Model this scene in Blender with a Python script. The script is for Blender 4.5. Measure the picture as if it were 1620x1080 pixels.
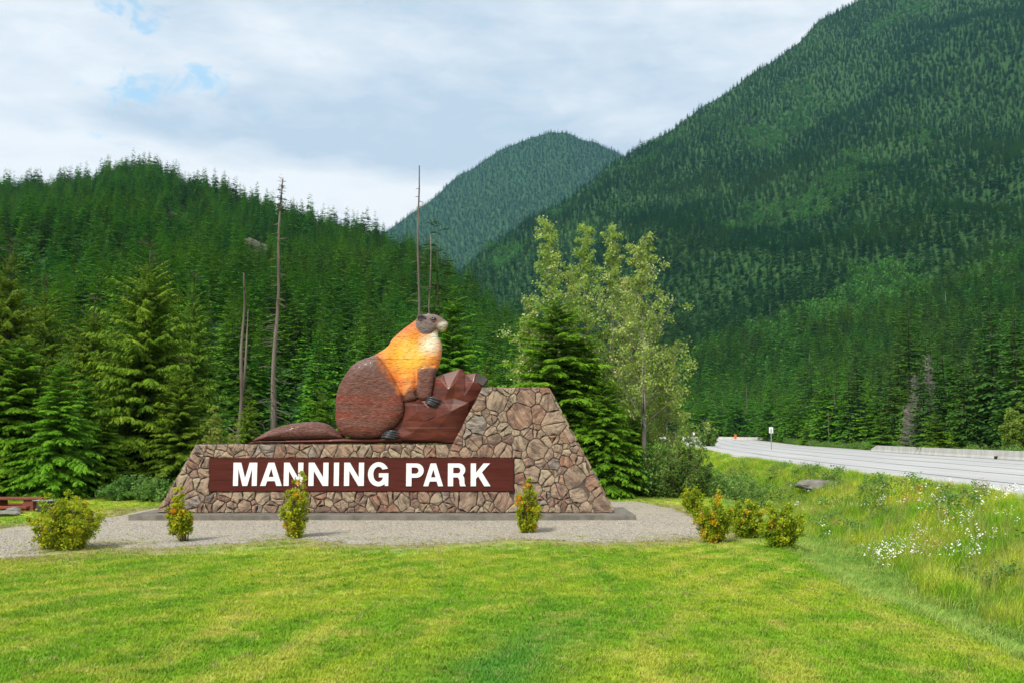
import bpy, bmesh, math, random
import numpy as np
from mathutils import Vector

random.seed(7)
for o in list(bpy.data.objects):
    bpy.data.objects.remove(o)
SC = bpy.context.scene
COL = SC.collection
R = math.radians

# ------------------------------------------------------------------ camera
EYE = 3.15
FPX, CX, CY = 1500.0, 810.0, 540.0
PITCH = math.atan(150 / 1500)
SP, CP = math.sin(PITCH), math.cos(PITCH)
cam_d = bpy.data.cameras.new('camera')
cam = bpy.data.objects.new('camera', cam_d)
COL.objects.link(cam)
cam.location = (0, 0, EYE)
cam.rotation_euler = (R(90) + PITCH, 0, 0)
cam_d.sensor_width = 36.0
cam_d.lens = 36.0 * FPX / 1620.0
cam_d.clip_start = 0.1
cam_d.clip_end = 20000
SC.camera = cam

# ------------------------------------------------------------------ light
SUN_EL, SUN_AZ = R(46), R(213)          # azimuth clockwise from +Y : light comes over the left shoulder
sun_d = bpy.data.lights.new('sun', 'SUN')
sun_d.energy = 1.5
sun_d.angle = R(10)
sun_d.color = (1.0, 0.95, 0.86)
sun = bpy.data.objects.new('sun', sun_d)
COL.objects.link(sun)
sdir = Vector((math.sin(SUN_AZ) * math.cos(SUN_EL), math.cos(SUN_AZ) * math.cos(SUN_EL), math.sin(SUN_EL)))
sun.rotation_euler = sdir.to_track_quat('Z', 'Y').to_euler()

SC.view_settings.view_transform = 'Standard'
SC.view_settings.look = 'None'
SC.view_settings.gamma = 1.0
SC.view_settings.use_curve_mapping = False
SC.view_settings.exposure = 1.5
SC.render.engine = 'CYCLES'
SC.cycles.use_denoising = True
SC.cycles.max_bounces = 5
SC.cycles.diffuse_bounces = 2
SC.cycles.use_adaptive_sampling = True
SC.cycles.adaptive_threshold = 0.015
SC.cycles.transmission_bounces = 3
SC.cycles.volume_bounces = 0
SC.cycles.transparent_max_bounces = 4


def pix_dir(px, py):
    x, y = (px - CX) / FPX, (CY - py) / FPX
    return np.array((x, CP - y * SP, SP + y * CP))


def P(px, py, Y):
    d = pix_dir(px, py)
    t = Y / d[1]
    return Vector((d[0] * t, Y, EYE + d[2] * t))


class NT:
    """small helper for node trees"""
    def __init__(s, tree):
        s.t = tree
        s.n, s.l = tree.nodes, tree.links

    def add(s, typ, ins=None, **kw):
        nd = s.n.new(typ)
        for k, v in kw.items():
            setattr(nd, k, v)
        for k, v in (ins or {}).items():
            sock = nd.inputs[k]
            if hasattr(v, 'is_linked') or isinstance(v, bpy.types.NodeSocket):
                s.l.new(v, sock)
            else:
                sock.default_value = v
        return nd

    def math(s, op, a, b=0.0, c=0.0, clamp=False):
        nd = s.add('ShaderNodeMath', {0: a, 1: b, 2: c}, operation=op)
        nd.use_clamp = clamp
        return nd.outputs[0]

    def mix(s, f, a, b, blend='MIX'):
        nd = s.add('ShaderNodeMix', data_type='RGBA', blend_type=blend)
        for idx, v in ((0, f), (6, a), (7, b)):
            if isinstance(v, bpy.types.NodeSocket):
                s.l.new(v, nd.inputs[idx])
            elif idx == 0:
                nd.inputs[0].default_value = v
            else:
                nd.inputs[idx].default_value = tuple(v) + ((1,) if len(v) == 3 else ())
        return nd.outputs[2]

    def noise(s, vec, scale, detail=3.0, rough=0.55, dist=0.0):
        nd = s.add('ShaderNodeTexNoise', {'Scale': scale, 'Detail': detail, 'Roughness': rough, 'Distortion': dist})
        if vec is not None:
            s.l.new(vec, nd.inputs['Vector'])
        return nd.outputs['Fac']

    def ramp(s, f, lo, hi):
        nd = s.add('ShaderNodeMapRange', {0: f, 1: lo, 2: hi, 3: 0.0, 4: 1.0})
        nd.interpolation_type = 'SMOOTHSTEP'
        return nd.outputs[0]

    def scale(s, vec, xyz, loc=(0, 0, 0), rot=(0, 0, 0)):
        nd = s.add('ShaderNodeMapping', {'Scale': xyz, 'Location': loc, 'Rotation': rot})
        s.l.new(vec, nd.inputs['Vector'])
        return nd.outputs[0]


# ------------------------------------------------------------------ sky
W = bpy.data.worlds.new('World')
SC.world = W
W.use_nodes = True
w = NT(W.node_tree)
w.n.clear()
sky = w.add('ShaderNodeTexSky', sky_type='NISHITA')
sky.sun_disc = False
sky.sun_elevation = SUN_EL
sky.sun_rotation = SUN_AZ
sky.ozone_density = 0.25
sky.dust_density = 1.6
tc = w.add('ShaderNodeTexCoord').outputs['Generated']
sep = w.add('ShaderNodeSeparateXYZ', {0: tc})
zz = w.math('MAXIMUM', sep.outputs[2], 0.0)
den = w.math('ADD', zz, 0.16)
cv = w.add('ShaderNodeCombineXYZ', {0: w.math('DIVIDE', sep.outputs[0], den), 1: w.math('DIVIDE', sep.outputs[1], den), 2: 0.0}).outputs[0]


def dirblob(px, py, sx, sy, wob=None):
    """soft patch of cloud/gap round the direction of a pixel (size in radians)"""
    d = pix_dir(px, py)
    az, el = math.atan2(d[0], d[1]), math.atan2(d[2], math.hypot(d[0], d[1]))
    a = w.math('ARCTAN2', sep.outputs[0], sep.outputs[1])
    e = w.math('ARCSINE', sep.outputs[2])
    da = w.math('DIVIDE', w.math('SUBTRACT', a, az), sx)
    de = w.math('DIVIDE', w.math('SUBTRACT', e, el), sy)
    q = w.math('ADD', w.math('MULTIPLY', da, da), w.math('MULTIPLY', de, de))
    if wob is not None:
        q = w.math('ADD', q, wob)
    return w.math('POWER', 2.718, w.math('MULTIPLY', q, -1.0))


n_big = w.noise(w.scale(cv, (1.0, 1.0, 1), (3.1, 7.7, 0)), 0.9, 6, 0.55, 0.3)
n_fine = w.noise(w.scale(cv, (1.0, 1.0, 1), (1.3, 2.2, 0)), 2.6, 7, 0.6, 0.2)
n_dir = w.noise(tc, 9.0, 6, 0.6, 0.4)
wob = w.math('MULTIPLY', w.math('SUBTRACT', n_dir, 0.5), 5.0)
shade = w.math('ADD', w.math('MULTIPLY', n_big, 0.6), w.math('MULTIPLY', n_fine, 0.4))
shade = w.ramp(shade, 0.36, 0.64)
wob2 = w.math('MULTIPLY', w.math('SUBTRACT', n_dir, 0.5), 2.5)
shade = w.math('ADD', shade, w.math('MULTIPLY', dirblob(560, 310, 0.16, 0.022, wob2), 1.0))
shade = w.math('ADD', shade, w.math('MULTIPLY', dirblob(60, 250, 0.14, 0.03, wob2), 0.7))
shade = w.math('SUBTRACT', shade, w.math('MULTIPLY', dirblob(520, 225, 0.2, 0.035, wob2), 0.75))
shade = w.math('SUBTRACT', shade, w.math('MULTIPLY', dirblob(780, 190, 0.12, 0.03, wob2), 0.4), clamp=True)
n_tex = w.noise(w.scale(tc, (1.0, 1.0, 3.2)), 13.0, 7, 0.6, 0.5)
shade = w.math('ADD', shade, w.math('MULTIPLY', w.math('SUBTRACT', n_tex, 0.5), 1.1), clamp=True)
ccol = w.mix(shade, (0.56, 0.655, 0.755), (0.93, 0.94, 0.945))
n_rag = w.noise(w.scale(tc, (1.0, 1.0, 1.6)), 26.0, 8, 0.62, 0.6)
gap = w.math('ADD', dirblob(222, 14, 0.040, 0.030), w.math('MULTIPLY', dirblob(243, 138, 0.038, 0.020), 0.75))
for q in ((190, 150, 0.04, 0.016, 0.8), (110, 216, 0.05, 0.012, 0.7), (320, 122, 0.035, 0.016, 0.75), (150, 60, 0.03, 0.03, 0.4)):
    gap = w.math('ADD', gap, w.math('MULTIPLY', dirblob(*q[:4]), q[4]))
gap = w.math('ADD', gap, w.math('MULTIPLY', w.ramp(n_big, 0.60, 0.75), 0.5))
gap = w.ramp(w.math('ADD', w.math('MULTIPLY', gap, 0.62), w.math('MULTIPLY', w.math('SUBTRACT', n_rag, 0.5), 2.6)), 0.36, 0.80)
gap = w.math('MULTIPLY', gap, 0.62, clamp=True)
bg_sky = w.add('ShaderNodeBackground', {'Color': w.mix(1.0, sky.outputs[0], (0.80, 1.08, 1.0), 'MULTIPLY'), 'Strength': 0.10})
bg_cld = w.add('ShaderNodeBackground', {'Color': ccol, 'Strength': 0.40})
mixs = w.add('ShaderNodeMixShader', {0: gap, 1: bg_cld.outputs[0], 2: bg_sky.outputs[0]})
w.add('ShaderNodeOutputWorld', {'Surface': mixs.outputs[0]})


# ------------------------------------------------------------------ object helpers
def tag(o, label=None, cat=None, group=None, kind=None):
    if label: o['label'] = label
    if cat: o['category'] = cat
    if group: o['group'] = group
    if kind: o['kind'] = kind
    return o


def empty(name, loc, label, cat, group=None, rz=0.0):
    o = bpy.data.objects.new(name, None)
    COL.objects.link(o)
    o.location = loc
    o.rotation_euler = (0, 0, rz)
    o.empty_display_size = 0.3
    return tag(o, label, cat, group)


def link(name, me, parent=None, mats=None):
    if mats:
        for m in (mats if isinstance(mats, (list, tuple)) else [mats]):
            me.materials.append(m)
    o = bpy.data.objects.new(name, me)
    COL.objects.link(o)
    if parent is not None:
        o.parent = parent
    return o


def mesh_of(name, V, F, smooth=False, mat_idx=None, tint=None, color=None):
    """mesh from vertices and faces; F is an (n,k) array or a list of index lists"""
    me = bpy.data.meshes.new(name)
    V = np.asarray(V, dtype=np.float32).reshape(-1, 3)
    if isinstance(F, np.ndarray):
        n, k = F.shape
        me.vertices.add(len(V)); me.vertices.foreach_set('co', V.ravel())
        me.loops.add(n * k); me.loops.foreach_set('vertex_index', F.astype(np.int32).ravel())
        me.polygons.add(n)
        me.polygons.foreach_set('loop_start', np.arange(0, n * k, k, dtype=np.int32))
        me.polygons.foreach_set('loop_total', np.full(n, k, dtype=np.int32))
        me.update(calc_edges=True)
    else:
        me.from_pydata(V.tolist(), [], F)
        me.update()
    me.validate()
    if smooth:
        me.polygons.foreach_set('use_smooth', np.ones(len(me.polygons), dtype=bool))
    if mat_idx is not None:
        me.polygons.foreach_set('material_index', np.asarray(mat_idx, dtype=np.int32))
    if tint is not None:
        a = me.attributes.new('tint', 'FLOAT', 'POINT')
        a.data.foreach_set('value', np.asarray(tint, dtype=np.float32))
    if color is not None:
        a = me.color_attributes.new('paint', 'FLOAT_COLOR', 'POINT')
        c = np.ones((len(V), 4), dtype=np.float32)
        c[:, :3] = color
        a.data.foreach_set('color', c.ravel())
    return me


def tube(path, radii, sides=7, cap=True):
    path = [Vector(p) for p in path]
    V, F = [], []
    for i, p in enumerate(path):
        d = (path[min(i + 1, len(path) - 1)] - path[max(i - 1, 0)]).normalized()
        a = d.orthogonal().normalized() if abs(d.z) < 0.95 else Vector((1, 0, 0))
        a = (a - d * a.dot(d)).normalized()
        b = d.cross(a)
        for k in range(sides):
            t = 2 * math.pi * k / sides
            V.append(p + (a * math.cos(t) + b * math.sin(t)) * radii[i])
    n = len(path)
    for i in range(n - 1):
        for k in range(sides):
            k2 = (k + 1) % sides
            F.append([i * sides + k, i * sides + k2, (i + 1) * sides + k2, (i + 1) * sides + k])
    if cap:
        F.append(list(range(sides))[::-1])
        F.append([(n - 1) * sides + k for k in range(sides)])
    return [tuple(v) for v in V], F


class Geo:
    def __init__(s):
        s.V, s.F = [], []

    def add(s, V, F):
        k = len(s.V)
        s.V += [tuple(v) for v in V]
        s.F += [[i + k for i in f] for f in F]
        return s

    def box(s, lo, hi, rz=0.0, org=(0, 0, 0)):
        c, sn = math.cos(rz), math.sin(rz)
        V = []
        for x in (lo[0], hi[0]):
            for y in (lo[1], hi[1]):
                for z in (lo[2], hi[2]):
                    V.append((org[0] + x * c - y * sn, org[1] + x * sn + y * c, org[2] + z))
        F = [[0, 1, 3, 2], [4, 6, 7, 5], [0, 4, 5, 1], [2, 3, 7, 6], [0, 2, 6, 4], [1, 5, 7, 3]]
        return s.add(V, F)

    def tube(s, path, radii, sides=7):
        return s.add(*tube(path, radii, sides))

    def mesh(s, name, smooth=False):
        return mesh_of(name, np.array(s.V), s.F, smooth)


def bevelled(me, width=0.01, seg=1):
    bm = bmesh.new()
    bm.from_mesh(me)
    bmesh.ops.bevel(bm, geom=bm.edges[:], offset=width, segments=seg, affect='EDGES', profile=0.7)
    bm.to_mesh(me)
    bm.free()
    return me


# ------------------------------------------------------------------ noise for shapes
_rs = np.random.RandomState(5)
_TAB = _rs.rand(256, 256)


def vnoise(x, y):
    x, y = np.asarray(x, dtype=float), np.asarray(y, dtype=float)
    xi, yi = np.floor(x).astype(int), np.floor(y).astype(int)
    fx, fy = x - xi, y - yi
    fx, fy = fx * fx * (3 - 2 * fx), fy * fy * (3 - 2 * fy)
    g = lambda i, j: _TAB[i & 255, j & 255]
    return (g(xi, yi) * (1 - fx) + g(xi + 1, yi) * fx) * (1 - fy) + (g(xi, yi + 1) * (1 - fx) + g(xi + 1, yi + 1) * fx) * fy


def fbm(x, y, oct=4):
    s, a, t = 0.0, 0.5, 0.0
    x, y = np.asarray(x, dtype=float), np.asarray(y, dtype=float)
    for k in range(oct):
        s = s + a * vnoise(x * 2 ** k + 17.3 * k, y * 2 ** k + 5.1 * k)
        t += a
        a *= 0.5
    return s / t


def smooth(t):
    t = np.clip(t, 0, 1)
    return t * t * (3 - 2 * t)


# ------------------------------------------------------------------ materials
def new_mat(name):
    m = bpy.data.materials.new(name)
    m.use_nodes = True
    t = NT(m.node_tree)
    t.n.clear()
    return m, t


def finish(t, color, rough=0.8, spec=0.3, bump=None, bump_str=0.3, bump_dist=0.02, coat=0.0, metal=0.0):
    b = t.add('ShaderNodeBsdfPrincipled')
    for k, v in (('Base Color', color), ('Roughness', rough), ('Specular IOR Level', spec), ('Coat Weight', coat), ('Metallic', metal)):
        if isinstance(v, bpy.types.NodeSocket):
            t.l.new(v, b.inputs[k])
        else:
            b.inputs[k].default_value = (tuple(v) + (1,)) if isinstance(v, tuple) and len(v) == 3 else v
    if bump is not None:
        bn = t.add('ShaderNodeBump', {'Height': bump, 'Strength': bump_str, 'Distance': bump_dist})
        t.l.new(bn.outputs[0], b.inputs['Normal'])
    t.add('ShaderNodeOutputMaterial', {'Surface': b.outputs[0]})
    return b


def pos(t):
    return t.add('ShaderNodeNewGeometry').outputs['Position']


def objc(t):
    return t.add('ShaderNodeTexCoord').outputs['Object']


def simple_mat(name, c1, c2, scale=3.0, rough=0.8, spec=0.3, bump_scale=20.0, bump_str=0.3, dist=0.02, coords=objc, stretch=(1, 1, 1), detail=5, coat=0.0, metal=0.0):
    m, t = new_mat(name)
    v = t.scale(coords(t), stretch)
    f = t.ramp(t.noise(v, scale, detail), 0.3, 0.7)
    bn = t.noise(v, bump_scale, 4)
    finish(t, t.mix(f, c1, c2), rough, spec, bn, bump_str, dist, coat, metal)
    return m


def leaf_mat(name, ca, cb, cc=None, transl=0.22, vary=0.25, patch=None, back=None, rough=0.55):
    """foliage: per-twig tint from a to b (to c at the far end of the tint), each plant a little different"""
    m, t = new_mat(name)
    at = t.add('ShaderNodeAttribute', attribute_name='tint').outputs['Fac']
    col = t.mix(t.ramp(at, 0.0, 0.75), ca, cb)
    if cc is not None:
        col = t.mix(t.ramp(at, 0.72, 0.95), col, cc)
    oi = t.add('ShaderNodeObjectInfo')
    if patch is not None:
        n = t.noise(oi.outputs['Location'], patch[0], 3, 0.6)
        col = t.mix(t.math('MULTIPLY', t.ramp(n, 0.45, 0.68), patch[2]), col, patch[1])
    if back is not None:
        bf = t.add('ShaderNodeNewGeometry').outputs['Backfacing']
        col = t.mix(t.math('MULTIPLY', bf, 0.85), col, back)
    hs = t.add('ShaderNodeHueSaturation', {'Color': col, 'Saturation': 1.0})
    t.l.new(t.math('ADD', t.math('MULTIPLY', oi.outputs['Random'], 2 * vary), 1.0 - vary), hs.inputs['Value'])
    t.l.new(t.math('ADD', t.math('MULTIPLY', t.math('FRACT', t.math('MULTIPLY', oi.outputs['Random'], 7.31)), 0.03), 0.485), hs.inputs['Hue'])
    col = hs.outputs[0]
    b = t.add('ShaderNodeBsdfPrincipled', {'Base Color': col, 'Roughness': rough, 'Specular IOR Level': 0.10})
    tr = t.add('ShaderNodeBsdfTranslucent', {'Color': col})
    mx = t.add('ShaderNodeMixShader', {0: transl, 1: b.outputs[0], 2: tr.outputs[0]})
    t.add('ShaderNodeOutputMaterial', {'Surface': mx.outputs[0]})
    return m


def lawn_color(t):
    p = pos(t)
    big = t.noise(t.scale(p, (0.35, 0.16, 0.3)), 1.0, 4, 0.6, 0.3)
    med = t.noise(p, 1.3, 4, 0.65)
    fine = t.noise(p, 9.0, 3, 0.7)
    strip = t.noise(t.scale(p, (1.3, 0.10, 0.1), (0, 0, 0), (0, 0, R(-16))), 1.0, 3, 0.6, 0.6)
    c = t.mix(t.ramp(big, 0.42, 0.58), (0.205, 0.375, 0.022), (0.335, 0.435, 0.034))
    c = t.mix(t.math('MULTIPLY', t.ramp(strip, 0.53, 0.66), 0.55), c, (0.49, 0.485, 0.085))
    c = t.mix(t.math('MULTIPLY', t.ramp(strip, 0.47, 0.34), 0.55), c, (0.125, 0.290, 0.024))
    c = t.mix(t.math('MULTIPLY', t.ramp(med, 0.54, 0.68), 0.65), c, (0.52, 0.47, 0.11))
    c = t.mix(t.math('MULTIPLY', t.ramp(med, 0.46, 0.34), 0.65), c, (0.110, 0.250, 0.018))
    c = t.mix(t.math('MULTIPLY', t.ramp(fine, 0.55, 0.8), 0.35), c, (0.46, 0.42, 0.13))
    # mower tracks sweeping across the lawn, and one lush streak
    sp_ = t.add('ShaderNodeSeparateXYZ', {0: p})
    y4 = t.math('SUBTRACT', sp_.outputs[1], 4.0)
    tt = t.math('SUBTRACT', sp_.outputs[0], t.math('MULTIPLY', t.math('MULTIPLY', y4, y4), 0.017))
    tt = t.math('ADD', tt, t.math('MULTIPLY', t.noise(p, 0.5, 3), 1.6))
    wv = t.math('SINE', t.math('MULTIPLY', tt, 4.6))
    keep = t.ramp(t.noise(t.scale(p, (0.3, 0.12, 0.1)), 1.0, 3), 0.36, 0.6)
    c = t.mix(t.math('MULTIPLY', t.math('MULTIPLY', t.ramp(wv, 0.55, 0.98), keep), 0.42), c, (0.56, 0.52, 0.10))
    c = t.mix(t.math('MULTIPLY', t.math('MULTIPLY', t.ramp(wv, -0.45, -0.95), keep), 0.35), c, (0.125, 0.29, 0.022))
    ln = t.math('SUBTRACT', sp_.outputs[0], t.math('ADD', t.math('MULTIPLY', sp_.outputs[1], 0.235), -2.25))
    ln = t.math('ADD', ln, t.math('MULTIPLY', t.math('SUBTRACT', t.noise(p, 0.9, 4), 0.5), 1.1))
    stk = t.math('POWER', 2.718, t.math('MULTIPLY', t.math('MULTIPLY', ln, ln), -3.2))
    stk = t.math('MULTIPLY', stk, t.ramp(sp_.outputs[1], 15.0, 9.0))
    c = t.mix(t.math('MULTIPLY', stk, 0.9), c, (0.075, 0.265, 0.035))
    return c, fine


def grass_mat(name, colfun, transl=0.25, vary=0.3):
    m, t = new_mat(name)
    col = colfun(t)
    at = t.add('ShaderNodeAttribute', attribute_name='tint').outputs['Fac']
    hs = t.add('ShaderNodeHueSaturation', {'Color': col})
    t.l.new(t.math('ADD', t.math('MULTIPLY', at, 2 * vary), 1.0 - vary), hs.inputs['Value'])
    b = t.add('ShaderNodeBsdfPrincipled', {'Base Color': hs.outputs[0], 'Roughness': 0.7, 'Specular IOR Level': 0.08})
    tr = t.add('ShaderNodeBsdfTranslucent', {'Color': hs.outputs[0]})
    mx = t.add('ShaderNodeMixShader', {0: transl, 1: b.outputs[0], 2: tr.outputs[0]})
    t.add('ShaderNodeOutputMaterial', {'Surface': mx.outputs[0]})
    return m


def meadow_color(t):
    p = pos(t)
    a = t.noise(p, 0.33, 4, 0.6)
    b = t.noise(p, 1.1, 4, 0.6)
    c = t.mix(t.ramp(a, 0.4, 0.62), (0.190, 0.375, 0.022), (0.430, 0.510, 0.048))
    c = t.mix(t.math('MULTIPLY', t.ramp(b, 0.55, 0.72), 0.6), c, (0.62, 0.56, 0.17))
    return t.mix(t.math('MULTIPLY', t.ramp(b, 0.42, 0.3), 0.6), c, (0.115, 0.26, 0.03))


def ditch_color(t):
    p = pos(t)
    a = t.noise(p, 0.8, 4, 0.6)
    return t.mix(t.ramp(a, 0.35, 0.65), (0.190, 0.345, 0.060), (0.345, 0.430, 0.095))


M = {}


def build_materials():
    # ground: lawn, meadow bank and forest floor by place
    m, t = new_mat('ground')
    lc, fine = lawn_color(t)
    mc = meadow_color(t)
    at = t.add('ShaderNodeAttribute', attribute_name='zone').outputs['Vector']
    sp = t.add('ShaderNodeSeparateXYZ', {0: at})
    p = pos(t)
    soil = t.mix(t.noise(p, 2.0, 4), (0.10, 0.075, 0.04), (0.05, 0.06, 0.02))
    verge = t.mix(t.noise(p, 3.0, 5), (0.26, 0.22, 0.09), (0.30, 0.27, 0.17))
    c = t.mix(sp.outputs[0], lc, t.mix(0.35, mc, (0.05, 0.06, 0.02)))
    c = t.mix(sp.outputs[1], c, soil)
    c = t.mix(sp.outputs[2], c, verge)
    finish(t, c, 0.95, 0.1, t.noise(p, 14.0, 5, 0.7), 0.7, 0.05)
    M['ground'] = m

    m, t = new_mat('gravel')
    p = pos(t)
    v1 = t.add('ShaderNodeTexVoronoi', {'Scale': 24.0, 'Vector': p})
    v2 = t.add('ShaderNodeTexVoronoi', {'Scale': 9.0, 'Vector': p})
    br = t.add('ShaderNodeSeparateXYZ', {0: v1.outputs['Color']})
    c = t.mix(br.outputs[0], (0.18, 0.155, 0.12), (0.52, 0.47, 0.385))
    big = t.noise(p, 0.5, 4)
    c = t.mix(t.math('MULTIPLY', t.ramp(big, 0.42, 0.66), 0.45), c, (0.43, 0.37, 0.27))
    c = t.mix(t.math('MULTIPLY', t.ramp(t.noise(p, 3.5, 5, 0.7), 0.56, 0.7), 0.5), c, (0.15, 0.125, 0.085))
    hgt = t.math('SUBTRACT', 1.0, v1.outputs['Distance'])
    finish(t, c, 0.95, 0.15, hgt, 0.9, 0.03)
    M['gravel'] = m

    m, t = new_mat('pebble')
    oi = t.add('ShaderNodeObjectInfo').outputs['Random']
    finish(t, t.mix(oi, (0.16, 0.145, 0.125), (0.50, 0.47, 0.42)), 0.9, 0.2)
    M['pebble'] = m

    m, t = new_mat('road_surface')
    p = pos(t)
    n1 = t.noise(t.scale(p, (0.5, 0.04, 1), (0, 0, 0), (0, 0, R(8))), 1.0, 5, 0.6)
    n2 = t.noise(p, 30.0, 3, 0.7)
    c = t.mix(t.ramp(n1, 0.35, 0.65), (0.40, 0.40, 0.395), (0.48, 0.48, 0.47))
    c = t.mix(t.math('MULTIPLY', t.ramp(n2, 0.5, 0.75), 0.4), c, (0.30, 0.30, 0.30))
    finish(t, c, 0.85, 0.3, n2, 0.2, 0.01)
    M['road'] = m
    M['crack'] = simple_mat('tar_seam', (0.05, 0.05, 0.05), (0.10, 0.10, 0.10), 2.0, 0.7, coords=pos)
    M['road_paint'] = simple_mat('road_paint', (0.80, 0.80, 0.78), (0.66, 0.66, 0.64), 1.5, 0.6, coords=pos)
    M['concrete'] = simple_mat('slab_concrete', (0.21, 0.19, 0.16), (0.125, 0.115, 0.098), 2.2, 0.92, 0.2, 26, 0.5, 0.02, pos)
    M['barrier'] = simple_mat('barrier_concrete', (0.56, 0.55, 0.51), (0.44, 0.43, 0.385), 0.9, 0.9, 0.2, 16, 0.3, 0.02, pos, (1, 1, 0.35))
    M['dark_hole'] = simple_mat('dark_hole', (0.015, 0.015, 0.015), (0.03, 0.03, 0.028), 2, 0.9)
    M['mortar'] = simple_mat('mortar', (0.125, 0.100, 0.075), (0.065, 0.053, 0.042), 3.0, 0.95, 0.1, 24, 0.6, 0.03, pos)

    # wall stones: each stone its own tone, with streaks and dark weathering
    m, t = new_mat('field_stone')
    oi = t.add('ShaderNodeObjectInfo').outputs['Random']
    r2 = t.math('FRACT', t.math('MULTIPLY', oi, 13.7))
    r3 = t.math('FRACT', t.math('MULTIPLY', oi, 37.1))
    p = pos(t)
    off = t.add('ShaderNodeCombineXYZ', {0: t.math('MULTIPLY', oi, 50.0), 1: 0.0, 2: t.math('MULTIPLY', r2, 50.0)}).outputs[0]
    pv = t.add('ShaderNodeVectorMath', {0: p, 1: off}, operation='ADD').outputs[0]
    rot = t.add('ShaderNodeVectorRotate', {'Vector': pv, 'Axis': (0, 1, 0), 'Angle': t.math('MULTIPLY', r3, 3.1)}, rotation_type='AXIS_ANGLE').outputs[0]
    grain = t.noise(t.scale(rot, (1.6, 3.0, 6.5)), 1.3, 6, 0.65, 0.7)
    base = t.mix(oi, (0.27, 0.175, 0.128), (0.38, 0.29, 0.205))
    base = t.mix(t.math('MULTIPLY', t.ramp(r2, 0.55, 0.95), 0.8), base, (0.27, 0.135, 0.088))
    base = t.mix(t.math('MULTIPLY', t.ramp(r3, 0.92, 0.94), 0.8), base, (0.27, 0.245, 0.215))
    base = t.mix(t.math('MULTIPLY', t.ramp(t.math('FRACT', t.math('MULTIPLY', oi, 91.7)), 0.78, 0.95), 0.8), base, (0.40, 0.33, 0.225))
    c = t.mix(t.math('MULTIPLY', t.ramp(grain, 0.50, 0.60), 0.62), base, (0.085, 0.055, 0.047))
    c = t.mix(t.math('MULTIPLY', t.ramp(grain, 0.46, 0.36), 0.6), c, (0.46, 0.32, 0.20))
    blot = t.noise(pv, 2.4, 4, 0.6)
    c = t.mix(t.math('MULTIPLY', t.ramp(blot, 0.50, 0.60), 0.5), c, (0.09, 0.060, 0.052))
    hh = t.math('ADD', t.math('MULTIPLY', grain, 0.8), t.math('MULTIPLY', t.noise(pv, 16, 4, 0.7), 0.35))
    finish(t, c, 0.9, 0.2, hh, 0.8, 0.08)
    M['stone'] = m

    m, t = new_mat('sign_paint')
    p = pos(t)
    g = t.noise(t.scale(p, (0.35, 1, 5.0)), 3.0, 5, 0.6)
    c = t.mix(t.ramp(g, 0.3, 0.7), (0.066, 0.0135, 0.009), (0.090, 0.021, 0.014))
    finish(t, c, 0.65, 0.12, g, 0.12, 0.01)
    M['sign'] = m
    M['letter'] = simple_mat('letter_white', (0.82, 0.82, 0.80), (0.77, 0.77, 0.75), 3, 0.5, 0.3, 20, 0.05, 0.005, pos)

    # carved and painted marmot
    m, t = new_mat('marmot_paint')
    ca = t.add('ShaderNodeAttribute', attribute_name='paint').outputs['Color']
    p = pos(t)
    fur = t.noise(t.scale(p, (3.4, 1, 10.5), (0, 0, 0), (0, R(24), 0)), 2.2, 3, 0.55, 0.5)
    streak = t.noise(t.scale(p, (0.9, 1, 4.5), (3, 0, 1)), 1.4, 4, 0.6)
    c = t.mix(t.math('MULTIPLY', t.ramp(fur, 0.52, 0.68), 0.34), ca, t.mix(0.5, ca, (0.42, 0.30, 0.24)))
    c = t.mix(t.math('MULTIPLY', t.ramp(fur, 0.50, 0.34), 0.55), c, t.mix(1.0, c, (0.45, 0.38, 0.38), 'MULTIPLY'))
    c = t.mix(t.math('MULTIPLY', t.ramp(streak, 0.6, 0.75), 0.25), c, (0.22, 0.15, 0.125))
    sz = t.add('ShaderNodeSeparateXYZ', {0: p}).outputs[2]
    fr = t.math('FRACT', t.math('MULTIPLY', sz, 1.15))
    seam = t.math('MULTIPLY', t.math('LESS_THAN', fr, 0.022), t.ramp(t.noise(t.scale(p, (1.2, 1, 3)), 1.0, 2), 0.38, 0.5))
    c = t.mix(t.math('MULTIPLY', seam, 0.55), c, (0.05, 0.03, 0.025))
    hh = t.math('SUBTRACT', t.math('MULTIPLY', fur, 1.0), t.math('MULTIPLY', seam, 0.5))
    finish(t, c, 0.5, 0.22, hh, 0.7, 0.05, 0.05)
    M['marmot'] = m
    m, t = new_mat('carved_rock')
    p = pos(t)
    g = t.noise(t.scale(p, (0.6, 1, 3.0)), 1.6, 5, 0.6, 0.4)
    c = t.mix(t.ramp(g, 0.3, 0.72), (0.058, 0.013, 0.0075), (0.150, 0.036, 0.021))
    sz = t.add('ShaderNodeSeparateXYZ', {0: p}).outputs[2]
    fr = t.math('FRACT', t.math('MULTIPLY', sz, 1.15))
    seam = t.math('MULTIPLY', t.math('LESS_THAN', fr, 0.018), t.ramp(t.noise(t.scale(p, (1.2, 1, 3)), 1.0, 2), 0.4, 0.5))
    c = t.mix(t.math('MULTIPLY', seam, 0.5), c, (0.30, 0.21, 0.17))
    finish(t, c, 0.42, 0.3, g, 0.25, 0.03, 0.08)
    M['carved_rock'] = m
    M['claw'] = simple_mat('claw_paint', (0.020, 0.022, 0.025), (0.045, 0.047, 0.05), 4, 0.4, 0.5)
    M['eye'] = simple_mat('eye_paint', (0.012, 0.012, 0.014), (0.02, 0.02, 0.022), 4, 0.15, 0.6)
    M['eyelid'] = simple_mat('eyelid_paint', (0.07, 0.045, 0.04), (0.10, 0.06, 0.05), 4, 0.5, 0.4)
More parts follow.
